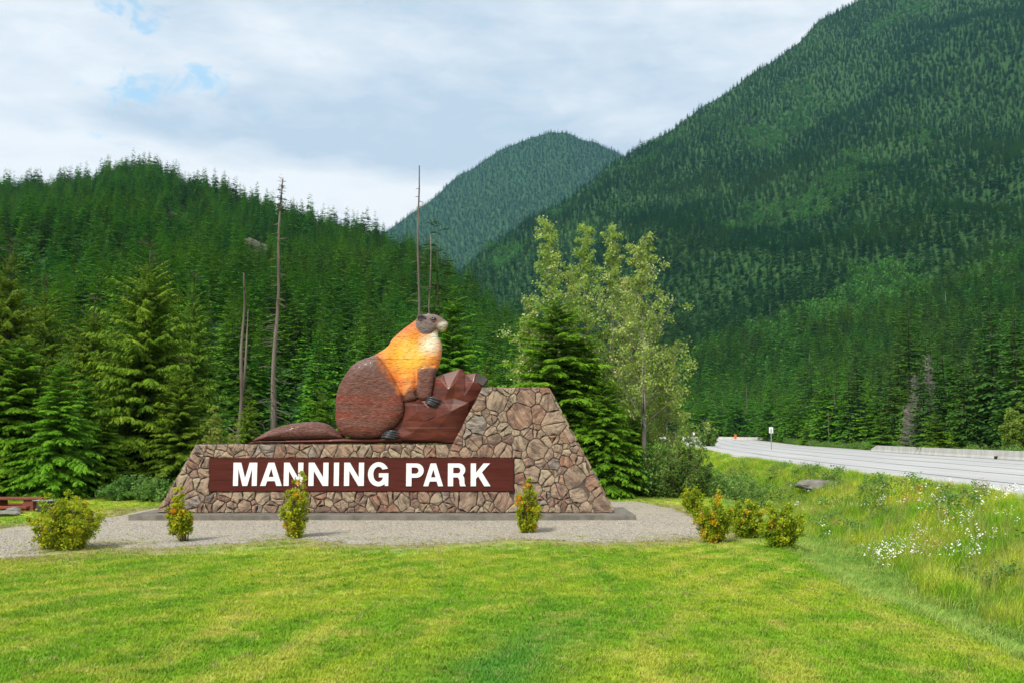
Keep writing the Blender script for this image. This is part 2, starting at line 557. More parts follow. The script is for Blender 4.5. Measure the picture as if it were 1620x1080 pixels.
    M['grey_cap'] = simple_mat('weathered_end_cap', (0.052, 0.045, 0.042), (0.085, 0.07, 0.065), 3, 0.6, 0.3)

    # bark
    M['bark'] = simple_mat('conifer_bark', (0.045, 0.034, 0.026), (0.10, 0.078, 0.06), 3.0, 0.95, 0.1, 18, 0.8, 0.05, pos, (1, 1, 0.25))
    M['snag'] = simple_mat('dead_wood', (0.085, 0.066, 0.053), (0.195, 0.165, 0.138), 1.3, 0.95, 0.1, 12, 0.8, 0.05, pos, (1.6, 1.6, 0.22))
    M['grey_twig'] = simple_mat('bare_grey_twigs', (0.18, 0.16, 0.145), (0.30, 0.275, 0.25), 2.0, 0.95, 0.1, 12, 0.3, 0.02, pos)
    M['pale_bark'] = simple_mat('poplar_bark', (0.30, 0.28, 0.235), (0.15, 0.135, 0.11), 2.0, 0.9, 0.15, 14, 0.5, 0.03, pos, (1, 1, 0.5))
    M['stem'] = simple_mat('shrub_stem', (0.13, 0.085, 0.055), (0.20, 0.14, 0.09), 8.0, 0.9, 0.15, 30, 0.4, 0.01)
    # foliage
    M['fir'] = leaf_mat('fir_needles', (0.075, 0.185, 0.011), (0.165, 0.330, 0.019), (0.250, 0.430, 0.032), 0.32, 0.14)
    M['cedar'] = leaf_mat('cedar_sprays', (0.068, 0.150, 0.011), (0.165, 0.270, 0.017), (0.260, 0.335, 0.026), 0.25, 0.14)
    M['spruce'] = leaf_mat('spruce_needles', (0.032, 0.100, 0.016), (0.075, 0.165, 0.022), (0.125, 0.215, 0.030), 0.22, 0.25)
    M['hill'] = leaf_mat('forest_needles', (0.036, 0.135, 0.009), (0.095, 0.260, 0.013), (0.160, 0.330, 0.017), 0.22, 0.40, (0.02, (0.145, 0.265, 0.013), 0.65))
    M['mountain'] = leaf_mat('mountain_needles', (0.017, 0.090, 0.016), (0.042, 0.158, 0.022), (0.062, 0.185, 0.024), 0.18, 0.32, (0.007, (0.098, 0.205, 0.016), 0.75))
    M['broad'] = leaf_mat('broadleaf_slope', (0.040, 0.145, 0.018), (0.085, 0.230, 0.028), None, 0.25, 0.35)
    M['poplar'] = leaf_mat('poplar_leaves', (0.140, 0.235, 0.014), (0.315, 0.430, 0.044), (0.64, 0.65, 0.27), 0.32, 0.08, None, (0.44, 0.53, 0.20), 0.45)
    M['alder'] = leaf_mat('alder_leaves', (0.095, 0.205, 0.035), (0.205, 0.330, 0.075), (0.33, 0.42, 0.16), 0.3, 0.12)
    M['sapling'] = leaf_mat('sapling_leaves', (0.17, 0.25, 0.030), (0.34, 0.41, 0.065), (0.52, 0.53, 0.17), 0.3, 0.1)
    M['shrub'] = leaf_mat('shrub_leaves', (0.190, 0.285, 0.012), (0.500, 0.520, 0.026), (0.80, 0.33, 0.018), 0.3, 0.06)
    M['lawn_blade'] = grass_mat('lawn_blades', lambda t: lawn_color(t)[0])
    M['meadow_blade'] = grass_mat('meadow_blades', meadow_color)
    M['ditch_blade'] = grass_mat('ditch_blades', ditch_color)
    M['dry_blade'] = grass_mat('dry_blades', lambda t: t.mix(t.noise(pos(t), 3.0, 3), (0.42, 0.37, 0.15), (0.24, 0.26, 0.07)))
    M['petal_white'] = simple_mat('daisy_white', (0.80, 0.80, 0.76), (0.72, 0.72, 0.68), 3, 0.6)
    M['petal_yellow'] = simple_mat('flower_yellow', (0.75, 0.50, 0.03), (0.62, 0.40, 0.02), 3, 0.6)
    M['petal_red'] = simple_mat('sorrel_red', (0.40, 0.12, 0.04), (0.30, 0.10, 0.04), 3, 0.7)
    # furniture
    M['table_wood'] = simple_mat('red_stained_wood', (0.235, 0.062, 0.034), (0.155, 0.040, 0.022), 2.0, 0.6, 0.3, 14, 0.3, 0.01, objc, (0.3, 2, 2))
    M['boulder'] = simple_mat('grey_boulder', (0.14, 0.132, 0.115), (0.25, 0.24, 0.21), 3.0, 0.95, 0.15, 14, 0.8, 0.05)
    M['outcrop'] = simple_mat('rock_outcrop', (0.075, 0.068, 0.055), (0.15, 0.13, 0.10), 0.3, 0.95, 0.1, 1.2, 0.8, 0.5, pos)
    M['steel'] = simple_mat('sooty_steel', (0.022, 0.023, 0.024), (0.055, 0.055, 0.055), 4, 0.5, 0.4)
    M['galv'] = simple_mat('galvanised_post', (0.34, 0.35, 0.36), (0.27, 0.28, 0.29), 4, 0.5, 0.4)
    M['sign_white'] = simple_mat('sign_white', (0.78, 0.78, 0.78), (0.70, 0.70, 0.70), 4, 0.4, 0.4)
    M['sign_black'] = simple_mat('sign_black', (0.02, 0.02, 0.02), (0.03, 0.03, 0.03), 4, 0.5, 0.3)
    M['orange'] = simple_mat('marker_orange', (0.72, 0.17, 0.03), (0.60, 0.13, 0.03), 4, 0.5, 0.3)


build_materials()

# ------------------------------------------------------------------ terrain
ROAD_Y = np.array([-40, 20, 38, 55, 70, 100, 150, 200, 250, 300, 340, 420, 600.])
ROAD_L = np.array([10, 15.5, 18.4, 19.4, 20.6, 23.4, 30, 37, 45.5, 54, 59, 62, 60.])
ROAD_R = np.array([30, 38, 40.5, 42.5, 44, 47.6, 53.8, 60, 67.5, 75, 80, 84, 82.])
ROAD_Z = np.array([1.1, 1.05, 1.05, 1.05, 1.05, 1.05, 1.12, 1.28, 1.66, 2.15, 2.5, 2.0, 1.0])
road_l = lambda Y: np.interp(Y, ROAD_Y, ROAD_L)
road_r = lambda Y: np.interp(Y, ROAD_Y, ROAD_R)
road_z = lambda Y: np.interp(Y, ROAD_Y, ROAD_Z)


def crest_x(Y):
    return np.where(Y < 30, 3.3 + 0.145 * Y, 7.65 + 0.13 * (Y - 30))


def lawn_z(X, Y):
    t = 27.0 - Y
    s = np.where(t > 12, t, np.where(t < -6, 0, (np.clip(t, -6, 12) + 6) ** 2 / 36.0))
    z = 0.0556 * np.minimum(s, 45)
    z = z + 0.10 * np.exp(-((Y - 37.2) / 4.2) ** 4) * smooth((X + 19) / 3) * smooth((8 - X) / 2.5)
    far = smooth((Y - 60) / 60.0)
    return z + (fbm(X * 0.12, Y * 0.12, 3) - 0.5) * 0.22 * (0.4 + far * 4)


def ground_z(X, Y):
    X, Y = np.asarray(X, dtype=float), np.asarray(Y, dtype=float)
    zl = lawn_z(X, Y)
    u = X - crest_x(Y)
    L, Rr, zr = road_l(Y), road_r(Y), road_z(Y)
    zd = np.interp(Y, [0, 20, 60, 150, 250, 400], [0.1, -0.55, -0.6, -0.1, 0.8, 1.2])
    zd = np.minimum(zd, zl + 0.3)
    W1 = np.minimum(3.0, (L - crest_x(Y)) * 0.3)
    W2 = np.minimum(4.2, (L - crest_x(Y)) * 0.42)
    bump = (fbm(X * 0.45, Y * 0.45, 3) - 0.5) * 0.5
    a = smooth(u / W1)
    z = zl * (1 - a) + zd * a
    span = np.maximum(L - 0.6 - crest_x(Y) - W2, 0.5)
    b = np.clip((u - W2) / span, 0, 1)
    bb = smooth(b) * 0.55 + b * 0.45
    z = np.where(u > W2, zd + (zr - 0.03 - zd) * bb + bump * np.sin(b * np.pi), z)
    z = np.where(X > L - 0.6, zr - 0.03, z)
    v = X - Rr
    z = np.where(v > 0, zr - 0.03 + (fbm(X * 0.1, Y * 0.1, 3) - 0.5) * 0.8 * smooth(v / 8) - 0.25 * smooth(v / 4), z)
    return z


def gz(x, y):
    return float(ground_z(np.array([x]), np.array([y]))[0])


_HY = np.concatenate([np.geomspace(3.0, 90, 300), np.linspace(91, 500, 200)])


def ground_hit(px, py):
    d = pix_dir(px, py)
    ys = _HY
    for _ in range(3):
        f = EYE + d[2] / d[1] * ys - ground_z(d[0] / d[1] * ys, ys)
        k = np.nonzero(f <= 0)[0]
        if len(k) == 0 or k[0] == 0:
            return None
        ys = np.linspace(ys[k[0] - 1], ys[k[0]], 12)
    y = float(ys[-1] + ys[0]) / 2
    t = y / d[1]
    return Vector((d[0] * t, y, EYE + d[2] * t))


def pts_in_poly(px, py, poly):
    inside = np.zeros(px.shape, dtype=bool)
    n = len(poly)
    for i in range(n):
        x1, y1 = poly[i]
        x2, y2 = poly[(i + 1) % n]
        c = ((y1 > py) != (y2 > py)) & (px < (x2 - x1) * (py - y1) / (y2 - y1 + 1e-12) + x1)
        inside ^= c
    return inside


def poly_dist(px, py, poly):
    """distance to the outline and nearest point on it"""
    best = np.full(px.shape, 1e18)
    bx, by = np.zeros(px.shape), np.zeros(px.shape)
    n = len(poly)
    for i in range(n):
        x1, y1 = poly[i]
        x2, y2 = poly[(i + 1) % n]
        dx, dy = x2 - x1, y2 - y1
        t = np.clip(((px - x1) * dx + (py - y1) * dy) / (dx * dx + dy * dy + 1e-12), 0, 1)
        qx, qy = x1 + t * dx, y1 + t * dy
        d = (px - qx) ** 2 + (py - qy) ** 2
        k = d < best
        best = np.where(k, d, best); bx = np.where(k, qx, bx); by = np.where(k, qy, by)
    return np.sqrt(best), bx, by


def spline_poly(pts, n=4, closed=True):
    """Catmull-Rom through the points"""
    out, m = [], len(pts)
    for i in range(m if closed else m - 1):
        p = [np.array(pts[(i + k) % m] if closed else pts[min(max(i + k, 0), m - 1)], dtype=float) for k in (-1, 0, 1, 2)]
        for j in range(n):
            t = j / n
            q = 0.5 * (2 * p[1] + (p[2] - p[0]) * t + (2 * p[0] - 5 * p[1] + 4 * p[2] - p[3]) * t * t + (3 * p[1] - p[0] - 3 * p[2] + p[3]) * t ** 3)
            out.append(tuple(q))
    if not closed:
        out.append(tuple(pts[-1]))
    return out


def sheet(poly, cell):
    """grid cells inside a polygon; the rim vertices are moved onto the outline. -> x, y, rim flag, quads, rim edges"""
    xs, ys = [p[0] for p in poly], [p[1] for p in poly]
    gx = np.arange(min(xs) - cell, max(xs) + cell * 2, cell)
    gy = np.arange(min(ys) - cell, max(ys) + cell * 2, cell)
    X, Y = np.meshgrid(gx, gy, indexing='ij')
    ins = pts_in_poly(X, Y, poly)
    d, bx, by = poly_dist(X, Y, poly)
    c = ins[:-1, :-1].astype(int) + ins[1:, :-1] + ins[:-1, 1:] + ins[1:, 1:]
    keep = c >= 1
    use = np.zeros(X.shape, dtype=bool)
    for sx in (slice(None, -1), slice(1, None)):
        for sy in (slice(None, -1), slice(1, None)):
            use[sx, sy] |= keep
    out = use & ~ins
    X, Y = np.where(out, bx, X), np.where(out, by, Y)
    idx = np.full(X.shape, -1)
    idx[use] = np.arange(use.sum())
    I, J = np.nonzero(keep)
    Q = np.stack([idx[I, J], idx[I + 1, J], idx[I + 1, J + 1], idx[I, J + 1]], 1)
    E = {}
    for q in Q:
        for a, b in ((q[0], q[1]), (q[1], q[2]), (q[2], q[3]), (q[3], q[0])):
            if (b, a) in E: del E[(b, a)]
            else: E[(a, b)] = 1
    return X[use], Y[use], out[use], Q, list(E.keys())


def build_ground():
    ys = np.concatenate([np.linspace(-25, 5, 10, endpoint=False), np.geomspace(5, 420, 250), np.geomspace(450, 9000, 14)])
    aa = np.concatenate([np.linspace(-1.6, -0.75, 12, endpoint=False), np.linspace(-0.75, 0.75, 300), np.linspace(0.75, 1.6, 13)[1:]])
    A, Yg = np.meshgrid(aa, ys, indexing='ij')
    X = A * (np.abs(Yg) + 8)
    Z = ground_z(X, Yg)
    n, m = A.shape
    V = np.stack([X, Yg, Z], -1).reshape(-1, 3)
    I, J = np.meshgrid(np.arange(n - 1), np.arange(m - 1), indexing='ij')
    Q = np.stack([I * m + J, (I + 1) * m + J, (I + 1) * m + J + 1, I * m + J + 1], -1).reshape(-1, 4)
    me = mesh_of('ground', V, Q, True)
    # gravel pad round the sign
    pix = [(-260, 893), (-120, 888), (0, 884), (60, 878), (105, 868), (160, 860), (240, 870), (300, 862), (390, 858), (470, 852), (560, 860),
           (700, 861), (830, 852), (950, 858), (1050, 855), (1113, 848), (1111, 833), (1087, 815), (1050, 801), (1005, 794), (955, 793),
           (700, 797), (300, 803), (235, 806), (190, 816), (100, 826), (0, 837), (-120, 842), (-260, 846)]
    poly = []
    for px, py in pix:
        h = ground_hit(px, py)
        poly.append((h.x, h.y))
    poly = spline_poly(poly, 6)
    poly = [(x + (float(fbm(x * .9, y * .9)) - .5) * 0.9, y + (float(fbm(x * .9 + 31, y * .9)) - .5) * 0.9) for x, y in poly]
    x, y = V[:, 0], V[:, 1]
    u = x - crest_x(y)
    wet = fbm(x * 0.6, y * 0.6, 3)
    meadow = smooth(u / 1.6 + (wet - 0.5)) * (1 - smooth((x - road_l(y) + 0.1) / 0.5) * 0)
    soil = np.maximum(smooth((y - 49) / 5 + (wet - 0.5) * 2) * (u < 0.5), (x > road_r(y) + 3.5) * 1.0)
    verge = np.zeros(len(x))
    kk = (y > 18) & (y < 45) & (np.abs(x) < 40)
    dd, _, _ = poly_dist(x[kk], y[kk], poly)
    verge[kk] = np.clip(np.exp(-(dd / 2.1) ** 2) * (0.35 + 1.3 * (fbm(x[kk] * .9, y[kk] * .9, 3))), 0, 1) * 0.9
    zone = np.stack([meadow, soil, verge], 1).astype(np.float32)
    at = me.attributes.new('zone', 'FLOAT_VECTOR', 'POINT')
    at.data.foreach_set('vector', zone.ravel())
    tag(link('ground', me, None, M['ground']), kind='structure')

    # road sheet, tar seams and markings
    yy = np.concatenate([np.arange(-20, 120, 4.0), np.arange(120, 470, 5.0)])
    def strip(name, fx0, fx1, dz, mat, y0=-20, y1=460, step=4.0):
        q = np.arange(y0, y1 + step * 0.5, step)
        V = []
        for v in q:
            z = float(road_z(v)) + dz
            V += [(float(fx0(v)), v, z), (float(fx1(v)), v, z)]
        F = [[2 * i, 2 * i + 1, 2 * i + 3, 2 * i + 2] for i in range(len(q) - 1)]
        return link(name, mesh_of(name, np.array(V), F, True), None, mat)
    tag(strip('road', lambda v: road_l(v) - 0.4, lambda v: road_r(v) + 0.6, 0.02, M['road']), kind='structure')
    mixw = lambda f: (lambda v: road_l(v) + (road_r(v) - road_l(v)) * f)
    for f in (0.17, 0.36, 0.55, 0.74, 0.93):
        s = strip('tar_seam', lambda v, f=f: mixw(f)(v) - 0.11 + 0.1 * math.sin(v * 0.21 + f * 9), lambda v, f=f: mixw(f)(v) + 0.11 + 0.1 * math.sin(v * 0.21 + f * 9), 0.026, M['crack'], 10, 330)
        tag(s, kind='structure')
    for y0 in np.arange(30, 180, 9.0):
        s = strip('lane_marking', lambda v: mixw(0.045)(v) - 0.08, lambda v: mixw(0.045)(v) + 0.10, 0.027, M['road_paint'], y0, y0 + 3.0, 1.5)
        tag(s, kind='structure')
    s = strip('edge_line', lambda v: mixw(0.955)(v), lambda v: mixw(0.955)(v) + 0.14, 0.027, M['road_paint'], 20, 330)
    tag(s, kind='structure')

    X, Y, rim, Q, E = sheet(poly, 0.25)
    Z = ground_z(X, Y) + np.where(rim, 0.006, 0.03)
    me = mesh_of('gravel_pad', np.stack([X, Y, Z], 1), Q, True)
    tag(link('gravel_pad', me, None, M['gravel']), kind='structure')
    return poly


GRAVEL = build_ground()


# ------------------------------------------------------------------ hills
class Hill:
    def __init__(s, name, sil, Rf, Ff, p, mat, amp, seed, tree_h):
        d = [pix_dir(*q) for q in sil]
        s.a = np.array([v[0] / v[1] for v in d]); s.e = np.array([v[2] / v[1] for v in d])
        s.Rf, s.Ff, s.p, s.amp, s.seed, s.th = Rf, Ff, p, amp, seed, tree_h
        s.name, s.mat = name, mat

    def z(s, a, Y):
        Rr, F = s.Rf(a), s.Ff(a)
        zr = EYE + (np.interp(a, s.a, s.e) + (fbm(a * 38 + s.seed, a * 0 + s.seed, 3) - 0.5) * 0.010) * Rr - s.th
        t = (Y - F) / (Rr - F)
        up = np.clip(t, 0, 1)
        z = zr * up ** s.p
        X = a * Y
        k = s.amp / Rr * 12
        n = fbm(X * k / 3 + s.seed, Y * k / 3, 4) - 0.5
        g = np.abs(fbm(X * k / 2 + 40 + s.seed, Y * k / 7 + 9, 3) - 0.5)
        z = z + (n * 1.2 - g * 1.4) * zr * 0.22 * up * (1 - up) * 4 * 0.6
        z = np.where(t > 1, zr - (t - 1) * (Rr - F) * 0.45, z)
        return np.where(t <= 0, -2.0, z) + 1.0 * (t > 0)

    def build(s):
        aa = np.linspace(s.a[0], s.a[-1], 170)
        tt = np.concatenate([[-0.02], np.linspace(0, 1, 70) ** 1.2, [1.05, 1.15, 1.4]])
        A, T = np.meshgrid(aa, tt, indexing='ij')
        Y = s.Ff(A) + T * (s.Rf(A) - s.Ff(A))
        V = np.stack([A * Y, Y, s.z(A, Y)], -1).reshape(-1, 3)
        n, m = A.shape
        I, J = np.meshgrid(np.arange(n - 1), np.arange(m - 1), indexing='ij')
        Q = np.stack([I * m + J, (I + 1) * m + J, (I + 1) * m + J + 1, I * m + J + 1], -1).reshape(-1, 4)
        tag(link(s.name, mesh_of(s.name, V, Q, True), None, s.mat), kind='structure')

    def scatter(s, rng, spacing, tmax=1.04, amin=None, amax=None):
        a0, a1 = amin if amin is not None else s.a[0], amax if amax is not None else s.a[-1]
        xs, ys = [], []
        Y = float(np.min(s.Ff(np.array([a0, (a0 + a1) / 2, a1]))))
        Ymax = float(np.max(s.Rf(np.linspace(a0, a1, 9)))) * 1.05
        while Y < Ymax:
            sp = spacing(Y)
            n = max(2, int((a1 - a0) * Y / sp))
            a = a0 + (np.arange(n) + rng.rand(n)) / n * (a1 - a0)
            y = Y + (rng.rand(n) - 0.5) * sp * 1.3
            t = (y - s.Ff(a)) / (s.Rf(a) - s.Ff(a))
            k = (t > 0.0) & (t < tmax)
            xs.append(a[k]); ys.append(y[k])
            Y += sp * 0.9
        a, y = np.concatenate(xs), np.concatenate(ys)
        return a * y, y, s.z(a, y)


M['hill_soil'] = simple_mat('hill_undergrowth', (0.022, 0.068, 0.016), (0.046, 0.100, 0.021), 0.08, 0.95, 0.1, 0.6, 0.5, 0.4, pos)
K = lambda v: (lambda a: np.full(np.shape(a), float(v)))
IP = lambda pts: (lambda a: np.interp(a, [(q[0] - 810) / 1500 for q in pts], [q[1] for q in pts]))
left_hill = Hill('forested_hill', [(-420, 330), (-200, 300), (0, 284), (60, 284), (130, 280), (200, 258), (250, 262), (300, 278), (350, 290), (400, 305), (450, 322),
                 (500, 338), (550, 350), (600, 366), (650, 384), (700, 408), (750, 440), (800, 478), (840, 520), (880, 575), (930, 640), (980, 685)],
                 IP([(-420, 700), (200, 640), (600, 560), (840, 430), (980, 300)]), IP([(-420, 92), (300, 92), (700, 105), (980, 150)]), 1.05, M['hill_soil'], 1.0, 3.0, 11.0)
right_mtn = Hill('mountain_slope', [(560, 560), (680, 455), (740, 412), (770, 384), (800, 366), (850, 333), (900, 302), (950, 264), (1000, 232), (1050, 206), (1100, 172),
                 (1150, 140), (1180, 118), (1200, 104), (1250, 68), (1300, 28), (1350, -2), (1400, -30), (1500, -80), (1620, -140), (1800, -200), (2050, -240)],
                 IP([(560, 1200), (770, 1500), (1100, 2000), (1350, 2300), (1620, 2200), (2050, 1900)]), IP([(560, 320), (1100, 350), (1350, 270), (1620, 230), (2050, 190)]), 1.38, M['hill_soil'], 1.0, 11.0, 12.0)
far_mtn = Hill('far_mountain', [(440, 500), (560, 400), (620, 357), (650, 336), (690, 305), (705, 288), (720, 280), (750, 262), (780, 246), (800, 233), (840, 212), (870, 205),
               (905, 210), (940, 222), (975, 238), (1040, 280), (1150, 360), (1300, 480)],
               K(4300), K(2300), 1.15, M['hill_soil'], 1.0, 23.0, 14.0)
for h in (left_hill, right_mtn, far_mtn):
    h.build()


# ------------------------------------------------------------------ plants: builders
def kites(b, d, l, wdt, up, rng, lift=0.0):
    """leaf-like quads: base points b, unit directions d, lengths l, half widths wdt"""
    s = np.cross(d, up)
    s /= np.maximum(np.linalg.norm(s, axis=1, keepdims=True), 1e-6)
    t = b + d * l[:, None]
    m = b + d * (l * 0.45)[:, None]
    m[:, 2] += lift * l
    q = np.stack([b, m + s * wdt[:, None], t, m - s * wdt[:, None]], 1)
    return q


def quads_mesh(name, q, tint):
    n = len(q)
    return mesh_of(name, q.reshape(-1, 3), np.arange(4 * n).reshape(n, 4), False, None, np.repeat(tint, 4))


def conifer(seed, H, Rb, base=0.06, levels=26, per=9, k=6, sub=1, rise=0.15, droop=0.35, hang=0.15, wid=0.3, power=0.85, top_bare=0.0, gaps=0.0, thick=1.0, tw=1.0, jit=1.1):
    rng = np.random.RandomState(seed)
    z0, L, ph, u_ = [], [], [], []
    for i in range(levels):
        u = (i + rng.rand() * 0.8) / levels
        env = Rb * (0.075 + 0.925 * (1 - u) ** power) * (0.55 + 0.45 * min(1, u * 6 + 0.35))
        lv = rng.uniform(0.78, 1.12)
        n = max(3, int(per * (0.55 + 0.45 * (1 - u))))
        off = rng.rand() * 6.28
        for j in range(n):
            if rng.rand() < gaps:
                continue
            uu = min(0.995, max(0.0, u + rng.uniform(-jit, jit) / levels))
            z0.append(H * (base + (1 - base) * uu * (1 - top_bare)))
            L.append(env * lv * rng.uniform(0.62, 1.18))
            ph.append(off + 6.283 * (j + rng.uniform(-0.3, 0.3)) / n)
            u_.append(uu)
    z0, L, ph, u_ = map(np.array, (z0, L, ph, u_))
    nb = len(z0)
    rs = rise + 0.55 * u_ ** 2 + rng.uniform(-0.08, 0.08, nb)
    dr = droop * (1 - 0.5 * u_) * rng.uniform(0.7, 1.3, nb)
    btint = rng.rand(nb)
    Q, T = [], []
    sj = np.linspace(0.16, 1.0, k)
    for s in sj:
        ss = np.clip(s + rng.uniform(-0.05, 0.05, nb), 0.05, 1.0)
        p = np.stack([np.cos(ph) * L * ss, np.sin(ph) * L * ss, z0 + L * (rs * ss - dr * ss * ss)], 1)
        slope = rs - 2 * dr * ss
        lt = np.maximum(L * (0.50 - 0.26 * s), 0.10 * L + 0.004 * H) * tw * rng.uniform(0.75, 1.25, nb)
        for side in ((-1, 1) if s < 0.98 else (0,)):
            an = ph + side * rng.uniform(0.7, 1.1, nb)
            dz = slope * 0.6 - hang * rng.uniform(0.5, 1.5, nb)
            d = np.stack([np.cos(an), np.sin(an), dz], 1)
            d /= np.linalg.norm(d, axis=1, keepdims=True)
            up = np.stack([rng.uniform(-.35, .35, nb), rng.uniform(-.35, .35, nb), np.ones(nb)], 1)
            tt = np.clip(0.30 * btint + 0.5 * rng.rand(nb) + 0.16 * s, 0, 1)
            if sub <= 1:
                Q.append(kites(p, d, lt, lt * wid, up, rng, 0.06)); T.append(tt)
            else:
                Q.append(kites(p, d, lt, lt * wid * 0.45, up, rng, 0.05)); T.append(tt)
                for g in range(sub):
                    f = 0.15 + 0.7 * g / max(1, sub - 1) * 0.9
                    for sd in (-1, 1):
                        a2 = an + sd * rng.uniform(0.5, 0.95, nb)
                        d2 = np.stack([np.cos(a2), np.sin(a2), dz - hang * rng.uniform(0.1, 1.0, nb)], 1)
                        d2 /= np.linalg.norm(d2, axis=1, keepdims=True)
                        l2 = lt * (0.60 - 0.35 * f) * rng.uniform(0.7, 1.2, nb)
                        Q.append(kites(p + d * (lt * f)[:, None], d2, l2, l2 * wid * 0.8, up, rng, 0.04)); T.append(np.clip(tt + rng.uniform(-.12, .15, nb), 0, 1))
    crown = quads_mesh('crown', np.concatenate(Q), np.concatenate(T))
    r0 = 0.014 * H * thick + 0.03
    g = Geo()
    cur = [(0, 0, -0.6)] + [(0.012 * H * math.sin(i * 1.3 + seed) * 0.3, 0.012 * H * math.cos(i * 1.7 + seed) * 0.3, H * i / 6) for i in range(0, 7)]
    g.tube(cur, [r0 * 1.25] + [r0 * ((1 - i / 6) ** 1.25 * 0.96 + 0.04) for i in range(0, 7)], 7)
    if k >= 6:                                   # bare inner limbs on the big trees
        sel = rng.permutation(nb)[: nb // 2]
        for i in sel:
            pts = [(math.cos(ph[i]) * L[i] * s, math.sin(ph[i]) * L[i] * s, z0[i] + L[i] * (rs[i] * s - dr[i] * s * s)) for s in (0, 0.35, 0.75)]
            rr = 0.008 * L[i] + 0.006
            g.tube(pts, [rr, rr * 0.7, rr * 0.25], 4)
    if top_bare > 0:
        for i in range(16):
            zz_ = H * (1 - top_bare * rng.rand() * 0.95)
            a = rng.rand() * 6.28
            l = rng.uniform(0.4, 1.3) * H / 15
            g.tube([(0, 0, zz_), (math.cos(a) * l * .6, math.sin(a) * l * .6, zz_ + l * 0.08), (math.cos(a) * l, math.sin(a) * l, zz_ + l * 0.35)], [0.02, 0.014, 0.006], 4)
    trunk = g.mesh('trunk', True)
    return trunk, crown


def leaf_cloud(rng, cen, rad, n_each, size, tint_c=None, flat=0.35):
    """leaves round cluster centres"""
    nc = len(cen)
    idx = np.repeat(np.arange(nc), n_each)
    n = len(idx)
    p = cen[idx] + rng.normal(0, 1, (n, 3)) * rad[idx][:, None] * np.array([1, 1, 0.85]) * 0.55
    d = rng.normal(0, 1, (n, 3)); d[:, 2] -= flat
    d /= np.linalg.norm(d, axis=1, keepdims=True)
    l = size * rng.uniform(0.7, 1.35, n)
    up = rng.normal(0, 0.7, (n, 3)); up[:, 2] += 0.8
    tc_ = tint_c[idx] if tint_c is not None else np.full(n, 0.4)
    t = np.clip(tc_ + rng.normal(0, 0.12, n), 0, 1)
    return kites(p, d, l, l * rng.uniform(0.3, 0.42, n), up, rng, 0.08), t


def broadleaf(seed, H, Rw, n_br=26, leaves=26, leaf=0.13, start=0.25, up=0.9, prof=None, trunk_r=None, bend=0.3):
    rng = np.random.RandomState(seed)
    prof = prof or (lambda u: (1 - u) ** 0.6 * 0.9 + 0.12)
    r0 = trunk_r or 0.010 * H + 0.02
    g = Geo()
    bx, by = rng.uniform(-bend, bend), rng.uniform(-bend, bend)
    tp = lambda u: np.array((bx * math.sin(u * 2.6), by * math.sin(u * 2.1), H * u))
    g.tube([(0, 0, -0.5)] + [tuple(tp(i / 8)) for i in range(9)], [r0 * 1.2] + [r0 * (1 - 0.92 * i / 8) for i in range(9)], 7)
    cen, rad, tn = [], [], []
    for i in range(n_br):
        u = start + (1 - start) * (i + rng.rand()) / n_br
        L = Rw * prof((u - start) / (1 - start)) * rng.uniform(0.6, 1.25)
        a = i * 2.4 + rng.uniform(-0.4, 0.4)
        b = tp(u)
        d = np.array((math.cos(a), math.sin(a), up * rng.uniform(0.6, 1.3)))
        pts = [b, b + d * L * 0.5 + (0, 0, 0.02 * L), b + d * L + (0, 0, 0.12 * L)]
        rr = max(0.006, r0 * 0.32 * (1 - u) + 0.006)
        g.tube([tuple(p) for p in pts], [rr, rr * 0.6, rr * 0.2], 4)
        bt = rng.uniform(0.15, 0.75)
        for s in np.linspace(0.3, 1.05, max(3, int(L * 2.6))):
            q = b + d * L * s + rng.normal(0, 0.12 * L + 0.06, 3)
            cen.append(q); rad.append(rng.uniform(0.17, 0.34) * (0.6 + 0.4 * min(L, 1.6))); tn.append(np.clip(bt + rng.normal(0, 0.15), 0, 1))
    for u in np.linspace(0.82, 1.0, 6):
        cen.append(tp(u) + rng.normal(0, 0.08, 3)); rad.append(0.25); tn.append(0.6)
    q, t = leaf_cloud(rng, np.array(cen), np.array(rad), leaves, leaf, np.array(tn))
    return g.mesh('trunk', True), quads_mesh('crown', q, t)


def shrub(seed, H, Wd, n_stem=14, leaves=60, leaf=0.06, orange=0.25, base_w=0.1, lean=0.0, low=0.15, drop=0.0):
    rng = np.random.RandomState(seed)
    g = Geo()
    cen, rad, tn = [], [], []
    for i in range(n_stem):
        a = i * 2.4 + rng.uniform(-.4, .4)
        f = math.sqrt((i + 0.5) / n_stem)
        hh = H * (1 - 0.40 * f * f) * (1.0 if i == 0 else rng.uniform(0.58, 1.08))
        e = np.array((math.cos(a) * Wd * 0.5 * f + lean, math.sin(a) * Wd * 0.5 * f, hh))
        b = np.array((math.cos(a) * base_w * f, math.sin(a) * base_w * f, -0.05))
        mid = b + (e - b) * np.array((0.65, 0.65, 0.5))
        g.tube([tuple(b), tuple(mid), tuple(e)], [0.022, 0.015, 0.005], 5)
        st = rng.uniform(0.08, 0.5)
        for s in np.linspace(low, 1.0, 8):
            q = (1 - s) ** 2 * b + 2 * s * (1 - s) * mid + s * s * e
            cen.append(q + rng.normal(0, 0.05 * Wd, 3)); rad.append((0.06 + 0.075 * Wd * rng.uniform(0.3, 1.0)) * (1.15 - 0.5 * s))
            org = 0.9 if rng.rand() < orange else st + rng.normal(0, 0.12)
            tn.append(np.clip(org, 0, 1))
    q, t = leaf_cloud(rng, np.array(cen), np.array(rad), leaves, leaf, np.array(tn), 0.0)
    q = q[q[:, :, 2].min(axis=1) > drop]
    t = t[:len(q)]
    return g.mesh('stems', True), quads_mesh('foliage', q, t)


